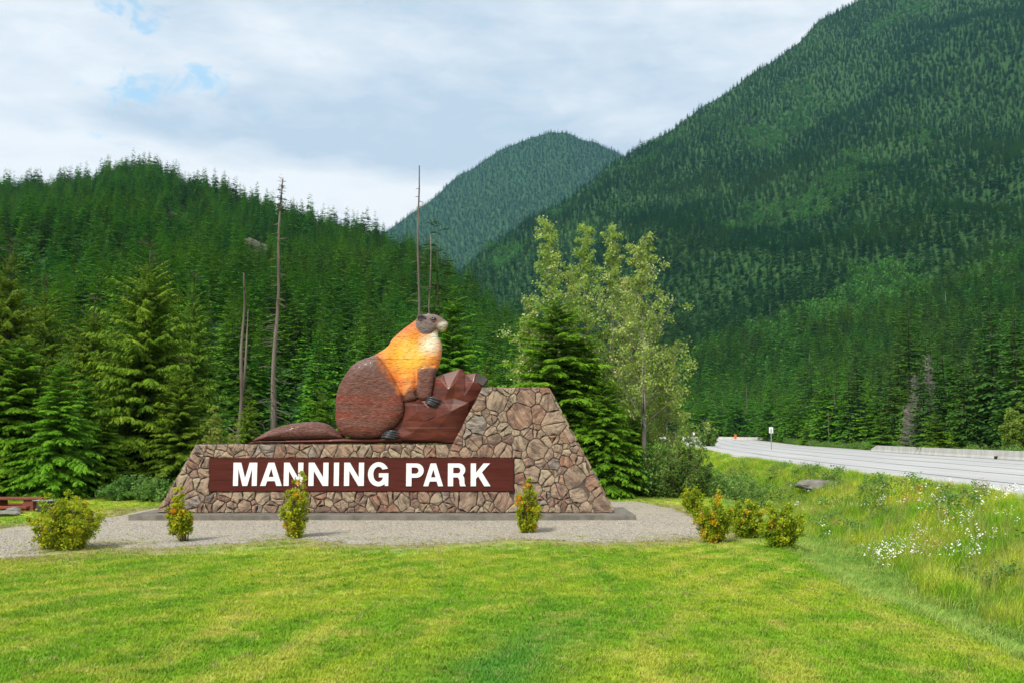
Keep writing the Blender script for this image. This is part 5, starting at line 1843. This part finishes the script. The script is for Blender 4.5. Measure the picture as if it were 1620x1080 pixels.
# ------------------------------------------------------------------ picnic place
def picnic():
    Y = 40.5
    xr = P(66, 790, Y).x
    zt = P(60, 787, Y).z
    z0 = gz(xr - 0.8, Y)
    k = 1.0
    root = empty('picnic_table', (xr - 1.0, Y + 0.4, z0), 'red stained wooden picnic table with benches at the forest edge', 'table')
    lx, ly, lz = root.location
    def plank(name, x0, x1, y0, y1, z0_, z1_):
        g = Geo().box((x0 - lx, y0 - ly, z0_ - lz), (x1 - lx, y1 - ly, z1_ - lz))
        link(name, bevelled(g.mesh(name), 0.012), root, M['table_wood'])
    for i in range(4):
        plank('table_plank', xr - 2.3, xr, Y + 0.02 + i * 0.21, Y + 0.215 + i * 0.21, zt - 0.085, zt)
    zb = P(50, 800, Y - 0.5).z
    for y0 in (Y - 0.62, Y + 1.15):
        for i in range(2):
            plank('bench_plank', xr - 2.3, xr - 0.32, y0 + i * 0.17, y0 + 0.16 + i * 0.17, zb - 0.10, zb)
    for xx in (xr - 0.62, xr - 2.05):
        g = Geo()
        V = []
        for z_, w_, e in ((z0 - 0.1, 0.28, 0.06), (zt - 0.087, 0.20, 0.0)):
            for sx, sy in ((-1, 0), (1, 0), (1, 1), (-1, 1)):
                V.append((xx + sx * w_ - lx, (Y + 0.1 - e if sy == 0 else Y + 0.78 + e) - ly, z_ - lz))
        g.add(V, [[0, 1, 2, 3], [7, 6, 5, 4], [0, 4, 5, 1], [1, 5, 6, 2], [2, 6, 7, 3], [3, 7, 4, 0]])
        me = g.mesh('leg')
        bm = bmesh.new(); bm.from_mesh(me); bmesh.ops.recalc_face_normals(bm, faces=bm.faces[:]); bm.to_mesh(me); bm.free()
        link('leg', bevelled(me, 0.015), root, M['table_wood'])
        g = Geo().box((xx - 0.06 - lx, Y - 0.6 - ly, zb - 0.17 - lz), (xx + 0.06 - lx, Y + 1.46 - ly, zb - 0.103 - lz))
        link('bench_bearer', bevelled(g.mesh('bench_bearer'), 0.008), root, M['table_wood'])
    # fire pit beside the table
    fx = P(72, 800, 40.2).x
    fz = gz(fx, 40.2)
    fr = empty('fire_pit', (fx, 40.2, fz), 'dark steel campfire box with grate right of the picnic table', 'fire pit')
    n = 20
    V, F = [], []
    Hh = P(72, 791, 40.2).z - fz
    for r, z in ((0.36, -0.05), (0.36, Hh), (0.33, Hh), (0.33, 0.05)):
        for i in range(n):
            a = 6.283 * i / n
            V.append((r * math.cos(a), r * math.sin(a), z))
    for k_ in range(3):
        for i in range(n):
            F.append([k_ * n + i, k_ * n + (i + 1) % n, (k_ + 1) * n + (i + 1) % n, (k_ + 1) * n + i])
    link('ring', mesh_of('ring', V, F, False), fr, M['steel'])
    bar = Geo().box((-0.42, -0.012, 0), (0.42, 0.012, 0.02)).mesh('grate_bar'); bar.materials.append(M['galv'])
    for i in range(9):
        o = link('grate_bar', bar, fr); o.location = (0, -0.32 + 0.08 * i, Hh + 0.005)
    # boulders
    for i, (px, py, w_, h_, lab) in enumerate(((8, 824, 1.2, 0.26, 'broad flat grey boulder on the grass before the picnic table'), (20, 812, 0.6, 0.34, 'rounded grey boulder lying behind the broad flat one'))):
        q = P(px, py, 38.2 + i * 0.9)
        rng = np.random.RandomState(70 + i)
        bm = bmesh.new(); bmesh.ops.create_icosphere(bm, subdivisions=3, radius=1.0)
        for v in bm.verts:
            c = v.co.copy()
            f = 1 + 0.35 * (float(fbm(c.x * 1.6 + i * 9 + 5, c.y * 1.6 + c.z * 1.3 + 3, 3)) - 0.5) * 2
            v.co = Vector((c.x * w_ / 2, c.y * 0.42, c.z * h_ / 2)) * f
        me = bpy.data.meshes.new('boulder'); bm.to_mesh(me); bm.free()
        o = link('boulder', me, None, M['boulder'])
        o.location = (q.x, 38.2 + i * 0.9, gz(q.x, 38.2 + i * 0.9) + h_ * 0.35)
        tag(o, lab, 'boulder')
    q = ground_hit(1305, 772)
    bm = bmesh.new(); bmesh.ops.create_icosphere(bm, subdivisions=3, radius=1.0)
    for v in bm.verts:
        c = v.co.copy()
        f = 1 + 0.4 * (float(fbm(c.x * 1.6 + 25, c.y * 1.6 + c.z * 1.3 + 13, 3)) - 0.5) * 2
        v.co = Vector((c.x * 1.3, c.y * 1.1, c.z * 0.33)) * f
    me = bpy.data.meshes.new('boulder'); bm.to_mesh(me); bm.free()
    o = link('boulder', me, None, M['boulder']); o.location = (q.x, q.y + 0.3, q.z + 0.12)
    tag(o, 'grey rock half buried in the grassy road bank', 'boulder')


picnic()


# ------------------------------------------------------------------ barriers and signs
def barriers():
    prof = [(0.0, -0.30), (0.0, -0.225), (0.08, -0.205), (0.28, -0.12), (0.81, -0.075)]
    def section(L, h0=0.81, h1=0.81, hole=False):
        V, F = [], []
        half = [(-p[1], p[0]) for p in prof[1:]]
        loop = [(-a, z) for a, z in half] + [(a, z) for a, z in half[::-1]]
        n = len(loop)
        for x, h in ((0.0, h0), (L, h1)):
            for a, z in loop:
                V.append((x, a, z * h / 0.81))
        F = [[i, (i + 1) % n, n + (i + 1) % n, n + i] for i in range(n)] + [list(range(n))[::-1], list(range(n, 2 * n))]
        me = mesh_of('concrete_barrier', np.array(V), F)
        bm = bmesh.new(); bm.from_mesh(me); bmesh.ops.recalc_face_normals(bm, faces=bm.faces[:]); bm.to_mesh(me); bm.free()
        me = bevelled(me, 0.012)
        me.materials.append(M['barrier'])
        return me
    full, tap = section(2.97), section(2.97, 0.81, 0.28)
    hole = Geo().box((-0.55, 0.04, 0.02), (0.0, 0.285, 0.27)).mesh('drain_hole'); hole.materials.append(M['dark_hole'])
    def run(points, grp, label, end_label, n_max=60, holes=()):
        pts = [np.array(p, dtype=float) for p in points]
        seg = [np.linalg.norm(b - a) for a, b in zip(pts, pts[1:])]
        tot = sum(seg); k = 0; s = 0.0
        def at(s):
            for a, b, l in zip(pts, pts[1:], seg):
                if s <= l: return a + (b - a) * (s / l)
                s -= l
            return pts[-1]
        while s + 3.0 <= tot and k < n_max:
            a, b = at(s), at(s + 3.0)
            d = b - a
            last = s + 6.0 > tot
            o = link('concrete_barrier', tap if last else full)
            z = float(road_z(a[1])) + 0.03
            z2 = float(road_z(b[1])) + 0.03
            o.location = (a[0], a[1], z); o.rotation_euler = (0, -math.atan2(z2 - z, 3.0), math.atan2(d[1], d[0]))
            n_all = int(tot // 3.0)
            ords = ['', 'second', 'third', 'fourth', 'fifth', 'sixth', 'seventh', 'eighth', 'ninth', 'tenth', 'eleventh', 'twelfth', 'thirteenth', 'fourteenth', 'fifteenth', 'sixteenth', 'seventeenth', 'eighteenth', 'nineteenth', 'twentieth']
            m_ = n_all - 1 - k
            tag(o, end_label if last else (label + ', ' + ords[m_] + ' from its end piece' if m_ < 20 else label), 'barrier', grp)
            if k in holes:
                h = link('drain_hole', hole, o); h.location = (1.8, 0.0, 0.0)
                h.scale = (1, 1, 1)
                o['label'] = 'pale concrete barrier section with a dark square drain hole'
                o.pop('group', None)
            s += 3.0; k += 1
    # long run beside the far shoulder, ending in a sloped nose
    ys = [60, 75, 87, 100, 115, 136]
    run([(float(road_r(y)) - 1.2, y) for y in ys], 'concrete barriers along the far road edge', 'pale concrete barrier section by the road', 'sloping end piece of the long concrete barrier', holes=(9,))
    # low run round the outside of the far bend
    run([(78.5, 296), (74, 306), (66, 314), (57, 320), (46, 324)], 'concrete barriers on the far bend', 'distant white concrete barrier on the road bend', 'last distant barrier section on the far bend of the road')

    # small white road sign on a post
    x, y = P(1220, 690, 150).x, 150.0
    z = gz(x, y)
    r = empty('road_sign', (x, y, z), 'small white rectangular road sign on a thin post', 'sign')
    top = P(1220, 675, y).z - z
    link('post', Geo().tube([(0, 0, -0.3), (0, 0, top)], [0.06, 0.06], 8).mesh('post', True), r, M['galv'])
    pn = Geo().box((-0.32, -0.09, top - 0.95), (0.32, -0.062, top)).mesh('panel')
    link('panel', bevelled(pn, 0.008), r, M['sign_white'])
    g = Geo()
    g.box((-0.15, -0.098, top - 0.62), (0.15, -0.0905, top - 0.52)); g.box((-0.15, -0.098, top - 0.80), (0.15, -0.0905, top - 0.70)); g.box((-0.06, -0.098, top - 0.44), (0.06, -0.0905, top - 0.22))
    link('marking', g.mesh('marking'), r, M['sign_black'])
    # orange marker at the end of the far barrier
    x, y = P(1172, 690, 285).x, 292.0
    z = float(road_z(y))
    r = empty('hazard_marker', (x, y, z), 'small orange hazard marker at the end of the far barrier', 'marker')
    link('post', Geo().tube([(0, 0, -0.2), (0, 0, 0.5)], [0.07, 0.07], 8).mesh('post', True), r, M['galv'])
    link('panel', bevelled(Geo().box((-0.4, -0.12, 0.45), (0.4, -0.072, 1.7)).mesh('panel'), 0.01), r, M['orange'])
    # white reflector post further left
    x, y = P(1126, 690, 300).x, 330.0
    r = empty('reflector_post', (x, y, float(road_z(y))), 'tiny white reflector board on a post at the far bend', 'marker')
    link('post', Geo().tube([(0, 0, -0.2), (0, 0, 2.0)], [0.07, 0.07], 8).mesh('post', True), r, M['galv'])
    link('panel', bevelled(Geo().box((-0.45, -0.12, 1.2), (0.45, -0.072, 2.4)).mesh('panel'), 0.01), r, M['sign_white'])


barriers()


# ------------------------------------------------------------------ rock outcrops on the left hill
def outcrops():
    for i, (px, py, w_, h_, lab) in enumerate(((272, 345, 7, 2.4, 'tan bare rock outcrop high on the left hill'), (402, 398, 9, 4.5, 'grey and tan crag on the right shoulder of the left hill'))):
        a = (px - 810) / 1500
        Ys = np.linspace(120, 690, 400)
        el = (left_hill.z(np.full(400, a), Ys) - EYE) / Ys
        k = int(np.argmin(np.abs(el - (690 - py) / 1500)))
        Y = Ys[k]
        bm = bmesh.new(); bmesh.ops.create_icosphere(bm, subdivisions=4, radius=1.0)
        for v in bm.verts:
            c = v.co.copy()
            f = 1 + 0.5 * (float(fbm(c.x * 2 + 3 + i * 7, c.z * 2 + c.y + 3, 4)) - 0.5) * 2
            v.co = Vector((c.x * w_, c.y * 7, c.z * h_)) * f
        me = bpy.data.meshes.new('rock_outcrop'); bm.to_mesh(me); bm.free()
        o = link('rock_outcrop', me, None, M['outcrop'])
        o.location = (a * Y, Y, float(left_hill.z(np.array([a]), np.array([Y]))[0]) + h_ * 0.0 + (0.5, 0.5)[i])
        o.rotation_euler = (0, R(24), 0)
        tag(o, lab, 'rock')


outcrops()


# ------------------------------------------------------------------ grass, flowers, gravel
def blade_tuft(seed, n, h, spread, wid, bend=0.5, droop=0.0):
    rng = np.random.RandomState(seed)
    V, F, T = [], [], []
    for i in range(n):
        a = rng.rand() * 6.28
        r = spread * math.sqrt(rng.rand())
        b = np.array((math.cos(a) * r, math.sin(a) * r, -0.02 * h))
        d = rng.rand() * 6.28
        hh = h * rng.uniform(0.55, 1.15)
        o = np.array((math.cos(d), math.sin(d), 0)) * hh * bend * rng.uniform(0.2, 1.0)
        s = np.array((-math.sin(d + 0.6), math.cos(d + 0.6), 0)) * wid * rng.uniform(0.7, 1.3)
        m = b + o * 0.35 + np.array((0, 0, hh * 0.6)); e = b + o + np.array((0, 0, hh * (1 - droop * rng.rand())))
        k = len(V)
        V += [b - s, b + s, m + s * 0.8, m - s * 0.8, e]
        F += [[k, k + 1, k + 2, k + 3], [k + 3, k + 2, k + 4]]
        T += [rng.rand()] * 5
    return mesh_of('tuft', np.array(V), F, False, None, T)


def grasses():
    rng = np.random.RandomState(9)
    # mown lawn
    P_, S_ = [], []
    for y0, y1, dens, sc in ((4.8, 8, 420, 0.85), (8, 12, 260, 1.0), (12, 18, 150, 1.2), (18, 25, 95, 1.45), (25, 31, 85, 1.5), (31, 52, 18, 1.8)):
        A = (y1 - y0) * (y0 + y1) / 2 * 1.24
        n = int(A * dens)
        y = rng.uniform(y0, y1, n); x = rng.uniform(-0.62, 0.62, n) * y
        ok = (x - crest_x(y) < 0.9)
        ing = pts_in_poly(x, y, GRAVEL)
        d, _, _ = poly_dist(x, y, GRAVEL[::2])
        keep_in = rng.rand(n) < np.where(y < 31, 0.75, 0.1) * np.exp(-d / 1.1)
        edge_thin = (y > 24.5) & (y < 31) & (d < 3.2) & ~ing
        patch = fbm(x * 1.1, y * 1.1, 3)
        ok &= np.where(ing, keep_in & (patch > 0.42), np.where(edge_thin, rng.rand(n) < np.clip(0.10 + d * 0.27, 0, 1) * np.where(patch > 0.5, 1.0, 0.4), True))
        ok &= ~((y > 34.6) & (y < 39.2) & (x > -14.6) & (x < 5.0))
        P_.append(np.stack([x, y, ground_z(x, y)], 1)[ok]); S_.append(np.full(ok.sum(), sc))
    p, s = np.concatenate(P_), np.concatenate(S_)
    n = len(p)
    tufts = [blade_tuft(k, 16, 0.042, 0.055, 0.0032, 0.9) for k in range(6)]
    for k, me in enumerate(tufts): me.materials.append(M['lawn_blade'] if k < 4 else M['dry_blade'])
    pd, _, _ = poly_dist(p[:, 0], p[:, 1], GRAVEL[::2])
    pk = np.where((rng.rand(n) < np.where(p[:, 1] > 20, 0.85 * np.exp(-(pd / 1.5) ** 2), 0) + 0.04), rng.randint(4, 6, n), rng.randint(0, 4, n))
    ss = s * rng.uniform(0.65, 1.25, n)
    rot = np.stack([np.zeros(n), np.zeros(n), rng.rand(n) * 6.28], 1)
    scatter('lawn_grass', p, rot, np.stack([ss * 1.15, ss * 1.15, ss], 1), pk, protos('lawn_tuft', tufts), 'short mown lawn grass', 'grass')
    print('lawn tufts', n)

    # ditch and bank
    P_, S_, K_ = [], [], []
    for y0, y1, dens in ((7, 16, 34), (16, 30, 26), (30, 50, 15), (50, 90, 6.5), (90, 180, 2.0)):
        x0, x1 = 3.0, float(road_l(y1)) + 0.4
        n = int((x1 - x0) * (y1 - y0) * dens)
        y = rng.uniform(y0, y1, n); x = rng.uniform(x0, x1, n)
        u = x - crest_x(y)
        rl = road_l(y) - x
        ok = (u > 0.35) & (rl > -0.15) & (x < 0.66 * y + 1.5)
        span = np.maximum(road_l(y) - crest_x(y), 1)
        f = u / span
        wv = (fbm(x * 0.5, y * 0.5, 3) - 0.5) * 2
        tall = smooth((u - 2.7 - wv * 1.2) / 1.2)
        hgt = 0.15 + 0.43 * tall * (0.7 + 0.6 * fbm(x * 0.9 + 5, y * 0.9, 3)) * np.clip(0.35 + rl / 5.0, 0.4, 1.0)
        P_.append(np.stack([x, y, ground_z(x, y)], 1)[ok]); S_.append(hgt[ok])
        kk = np.where(tall < 0.5, rng.randint(0, 2, n), rng.randint(2, 5, n))
        kk = np.where((tall >= 0.5) & (rng.rand(n) < 0.10), 5, kk)
        K_.append(kk[ok])
    p, s, k = np.concatenate(P_), np.concatenate(S_), np.concatenate(K_)
    n = len(p)
    T = [blade_tuft(20, 26, 1.0, 0.55, 0.018, 0.7, 0.1), blade_tuft(21, 26, 1.0, 0.6, 0.018, 0.9, 0.2), blade_tuft(22, 30, 1.0, 0.32, 0.010, 0.55, 0.15), blade_tuft(23, 30, 1.0, 0.36, 0.011, 0.7, 0.3), blade_tuft(24, 26, 1.0, 0.28, 0.012, 0.5, 0.1), blade_tuft(25, 14, 1.45, 0.26, 0.006, 0.5, 0.1)]
    for i, me in enumerate(T): me.materials.append(M['ditch_blade'] if i < 2 else (M['dry_blade'] if i == 5 else M['meadow_blade']))
    wide = np.where(k < 2, 1.6, 1.0)
    ss = s * rng.uniform(0.75, 1.2, n)
    rot = np.stack([rng.normal(0, .06, n), rng.normal(0, .06, n), rng.rand(n) * 6.28], 1)
    far = 1 + np.clip((p[:, 1] - 35) / 60, 0, 1.0)
    scatter('meadow_grass', p, rot, np.stack([ss * wide * far, ss * wide * far, ss], 1), k, protos('meadow_tuft', T), 'tall uneven meadow grass on the road bank and in the ditch', 'grass')
    print('meadow', n)

    # broad weeds on the bank and the forest foot
    def weed(seed, H, n):
        rg = np.random.RandomState(seed)
        cen = np.stack([rg.normal(0, 0.28 * H, n), rg.normal(0, 0.28 * H, n), rg.uniform(0.1, 0.95, n) * H], 1)
        q, t = leaf_cloud(rg, cen, np.full(n, 0.16 * H), 9, 0.11 * H ** 0.5, None, 0.1)
        me = quads_mesh('weed', q, t); me.materials.append(M['alder'])
        return me
    W_ = [weed(1, 0.8, 26), weed(2, 1.2, 34)]
    pts, sc = [], []
    for _ in range(260):
        y = rng.uniform(14, 80); x = rng.uniform(crest_x(y) + 3.2, road_l(y) - 1.0)
        if x < 0.62 * y and float(fbm(x * 0.3 + 4, y * 0.3, 3)) > 0.53:
            pts.append((x, y, gz(x, y))); sc.append(rng.uniform(0.35, 0.85))
    for _ in range(420):
        y = rng.uniform(50, 66); x = rng.uniform(-36, crest_x(y) + 4)
        if -0.56 < x / y: pts.append((x, y, gz(x, y))); sc.append(rng.uniform(0.6, 1.3))
    for _ in range(420):
        y = rng.uniform(85, 240); x = float(road_r(y)) + rng.uniform(2.0, 6.0)
        if x / y < 0.6: pts.append((x, y, gz(x, y))); sc.append(rng.uniform(0.5, 1.3))
    n = len(pts); sc = np.array(sc)
    scatter('undergrowth', pts, np.stack([np.zeros(n), np.zeros(n), rng.rand(n) * 6.28], 1), np.stack([sc, sc, sc], 1), rng.randint(0, 2, n), protos('weed', W_), 'leafy weeds and low undergrowth along forest edge and bank', 'undergrowth')

    # wild flowers
    def daisy(seed, mat, n, r):
        rg = np.random.RandomState(seed)
        V, F = [], []
        for i in range(n):
            c = np.array((rg.normal(0, 0.13), rg.normal(0, 0.13), rg.uniform(0.45, 0.75)))
            rr = r * rg.uniform(0.7, 1.2)
            tl = rg.normal(0, 0.35, 2)
            k = len(V)
            for j in range(8):
                a = 6.283 * j / 8
                x, y = rr * math.cos(a), rr * math.sin(a)
                V.append(c + (x, y, x * tl[0] + y * tl[1] - 0.006))
            V.append(c + (0, 0, 0.012))
            F += [[k + j, k + (j + 1) % 8, k + 8] for j in range(8)]
        me = mesh_of('flower', np.array(V), F); me.materials.append(mat)
        return me
    fl = [daisy(1, M['petal_white'], 9, 0.026), daisy(2, M['petal_white'], 5, 0.026), daisy(3, M['petal_yellow'], 6, 0.022), daisy(4, M['petal_red'], 22, 0.018)]
    pts, kk = [], []
    def cluster(px, py, sx, sy, n, ks):
        for _ in range(n):
            h = ground_hit(px + rng.normal(0, sx), py + rng.normal(0, sy))
            if h is not None and h.x - float(crest_x(h.y)) > 2.4 and h.x < float(road_l(h.y)) + 0.3:
                pts.append((h.x, h.y, h.z - 0.05)); kk.append(rng.choice(ks))
    cluster(1430, 885, 22, 14, 24, [0, 1, 1]); cluster(1535, 890, 22, 20, 24, [0, 1, 1]); cluster(1400, 895, 14, 8, 14, [1, 0])
    cluster(1520, 835, 40, 16, 28, [0, 1, 1]); cluster(1590, 800, 40, 8, 20, [1, 1, 1]); cluster(1305, 825, 6, 16, 8, [1])
    cluster(1250, 815, 12, 8, 8, [1]); cluster(1450, 800, 90, 14, 40, [1, 2, 1]); cluster(1350, 790, 110, 18, 26, [2, 1]); cluster(1500, 800, 70, 14, 36, [3, 3, 2]); cluster(1490, 860, 80, 18, 18, [3, 2])
    n = len(pts)
    scatter('wildflowers', pts, np.stack([np.zeros(n), np.zeros(n), rng.rand(n) * 6.28], 1), np.ones((n, 3)) * rng.uniform(0.8, 1.15, (n, 1)), kk, protos('flower', fl), 'white daisies and small yellow and rusty flowers in the meadow grass', 'flowers')

    # loose stones on the gravel
    bm = bmesh.new(); bmesh.ops.create_icosphere(bm, subdivisions=1, radius=1.0)
    for v in bm.verts: v.co = Vector((v.co.x, v.co.y * 0.8, v.co.z * 0.6)) * random.uniform(0.8, 1.15)
    me = bpy.data.meshes.new('pebble'); bm.to_mesh(me); bm.free(); me.materials.append(M['pebble'])
    n = 52000
    y = rng.uniform(23.5, 36, n); x = rng.uniform(-0.60, 0.30, n) * y
    ok = pts_in_poly(x, y, GRAVEL) & ~((y > 34.9) & (x > -14.3) & (x < 4.7))
    x, y = x[ok], y[ok]; n = len(x)
    s = 0.011 + 0.022 * rng.rand(n) ** 3
    scatter('gravel', np.stack([x, y, ground_z(x, y) + 0.03], 1), np.stack([rng.rand(n) * 6, rng.rand(n) * 0.5, rng.rand(n) * 6], 1), np.stack([s, s, s], 1), np.zeros(n), protos('pebble', [me]), 'loose grey gravel stones in front of the sign wall', 'gravel')


grasses()


# ------------------------------------------------------------------ air
def haze():
    g = Geo().box((-4200, -60, -6.0), (4200, 6000, 2200))
    me = g.mesh('haze')
    bm = bmesh.new(); bm.from_mesh(me); bmesh.ops.recalc_face_normals(bm, faces=bm.faces[:]); bm.to_mesh(me); bm.free()
    m = bpy.data.materials.new('haze_air'); m.use_nodes = True
    t = NT(m.node_tree); t.n.clear()
    v = t.add('ShaderNodeVolumePrincipled', {'Color': (0.31, 0.66, 1.0, 1), 'Density': HAZE})
    t.add('ShaderNodeOutputMaterial', {'Volume': v.outputs[0]})
    o = link('haze', me, None, m)
    tag(o, kind='stuff')


HAZE = 0.000045
if HAZE > 0:
    haze()
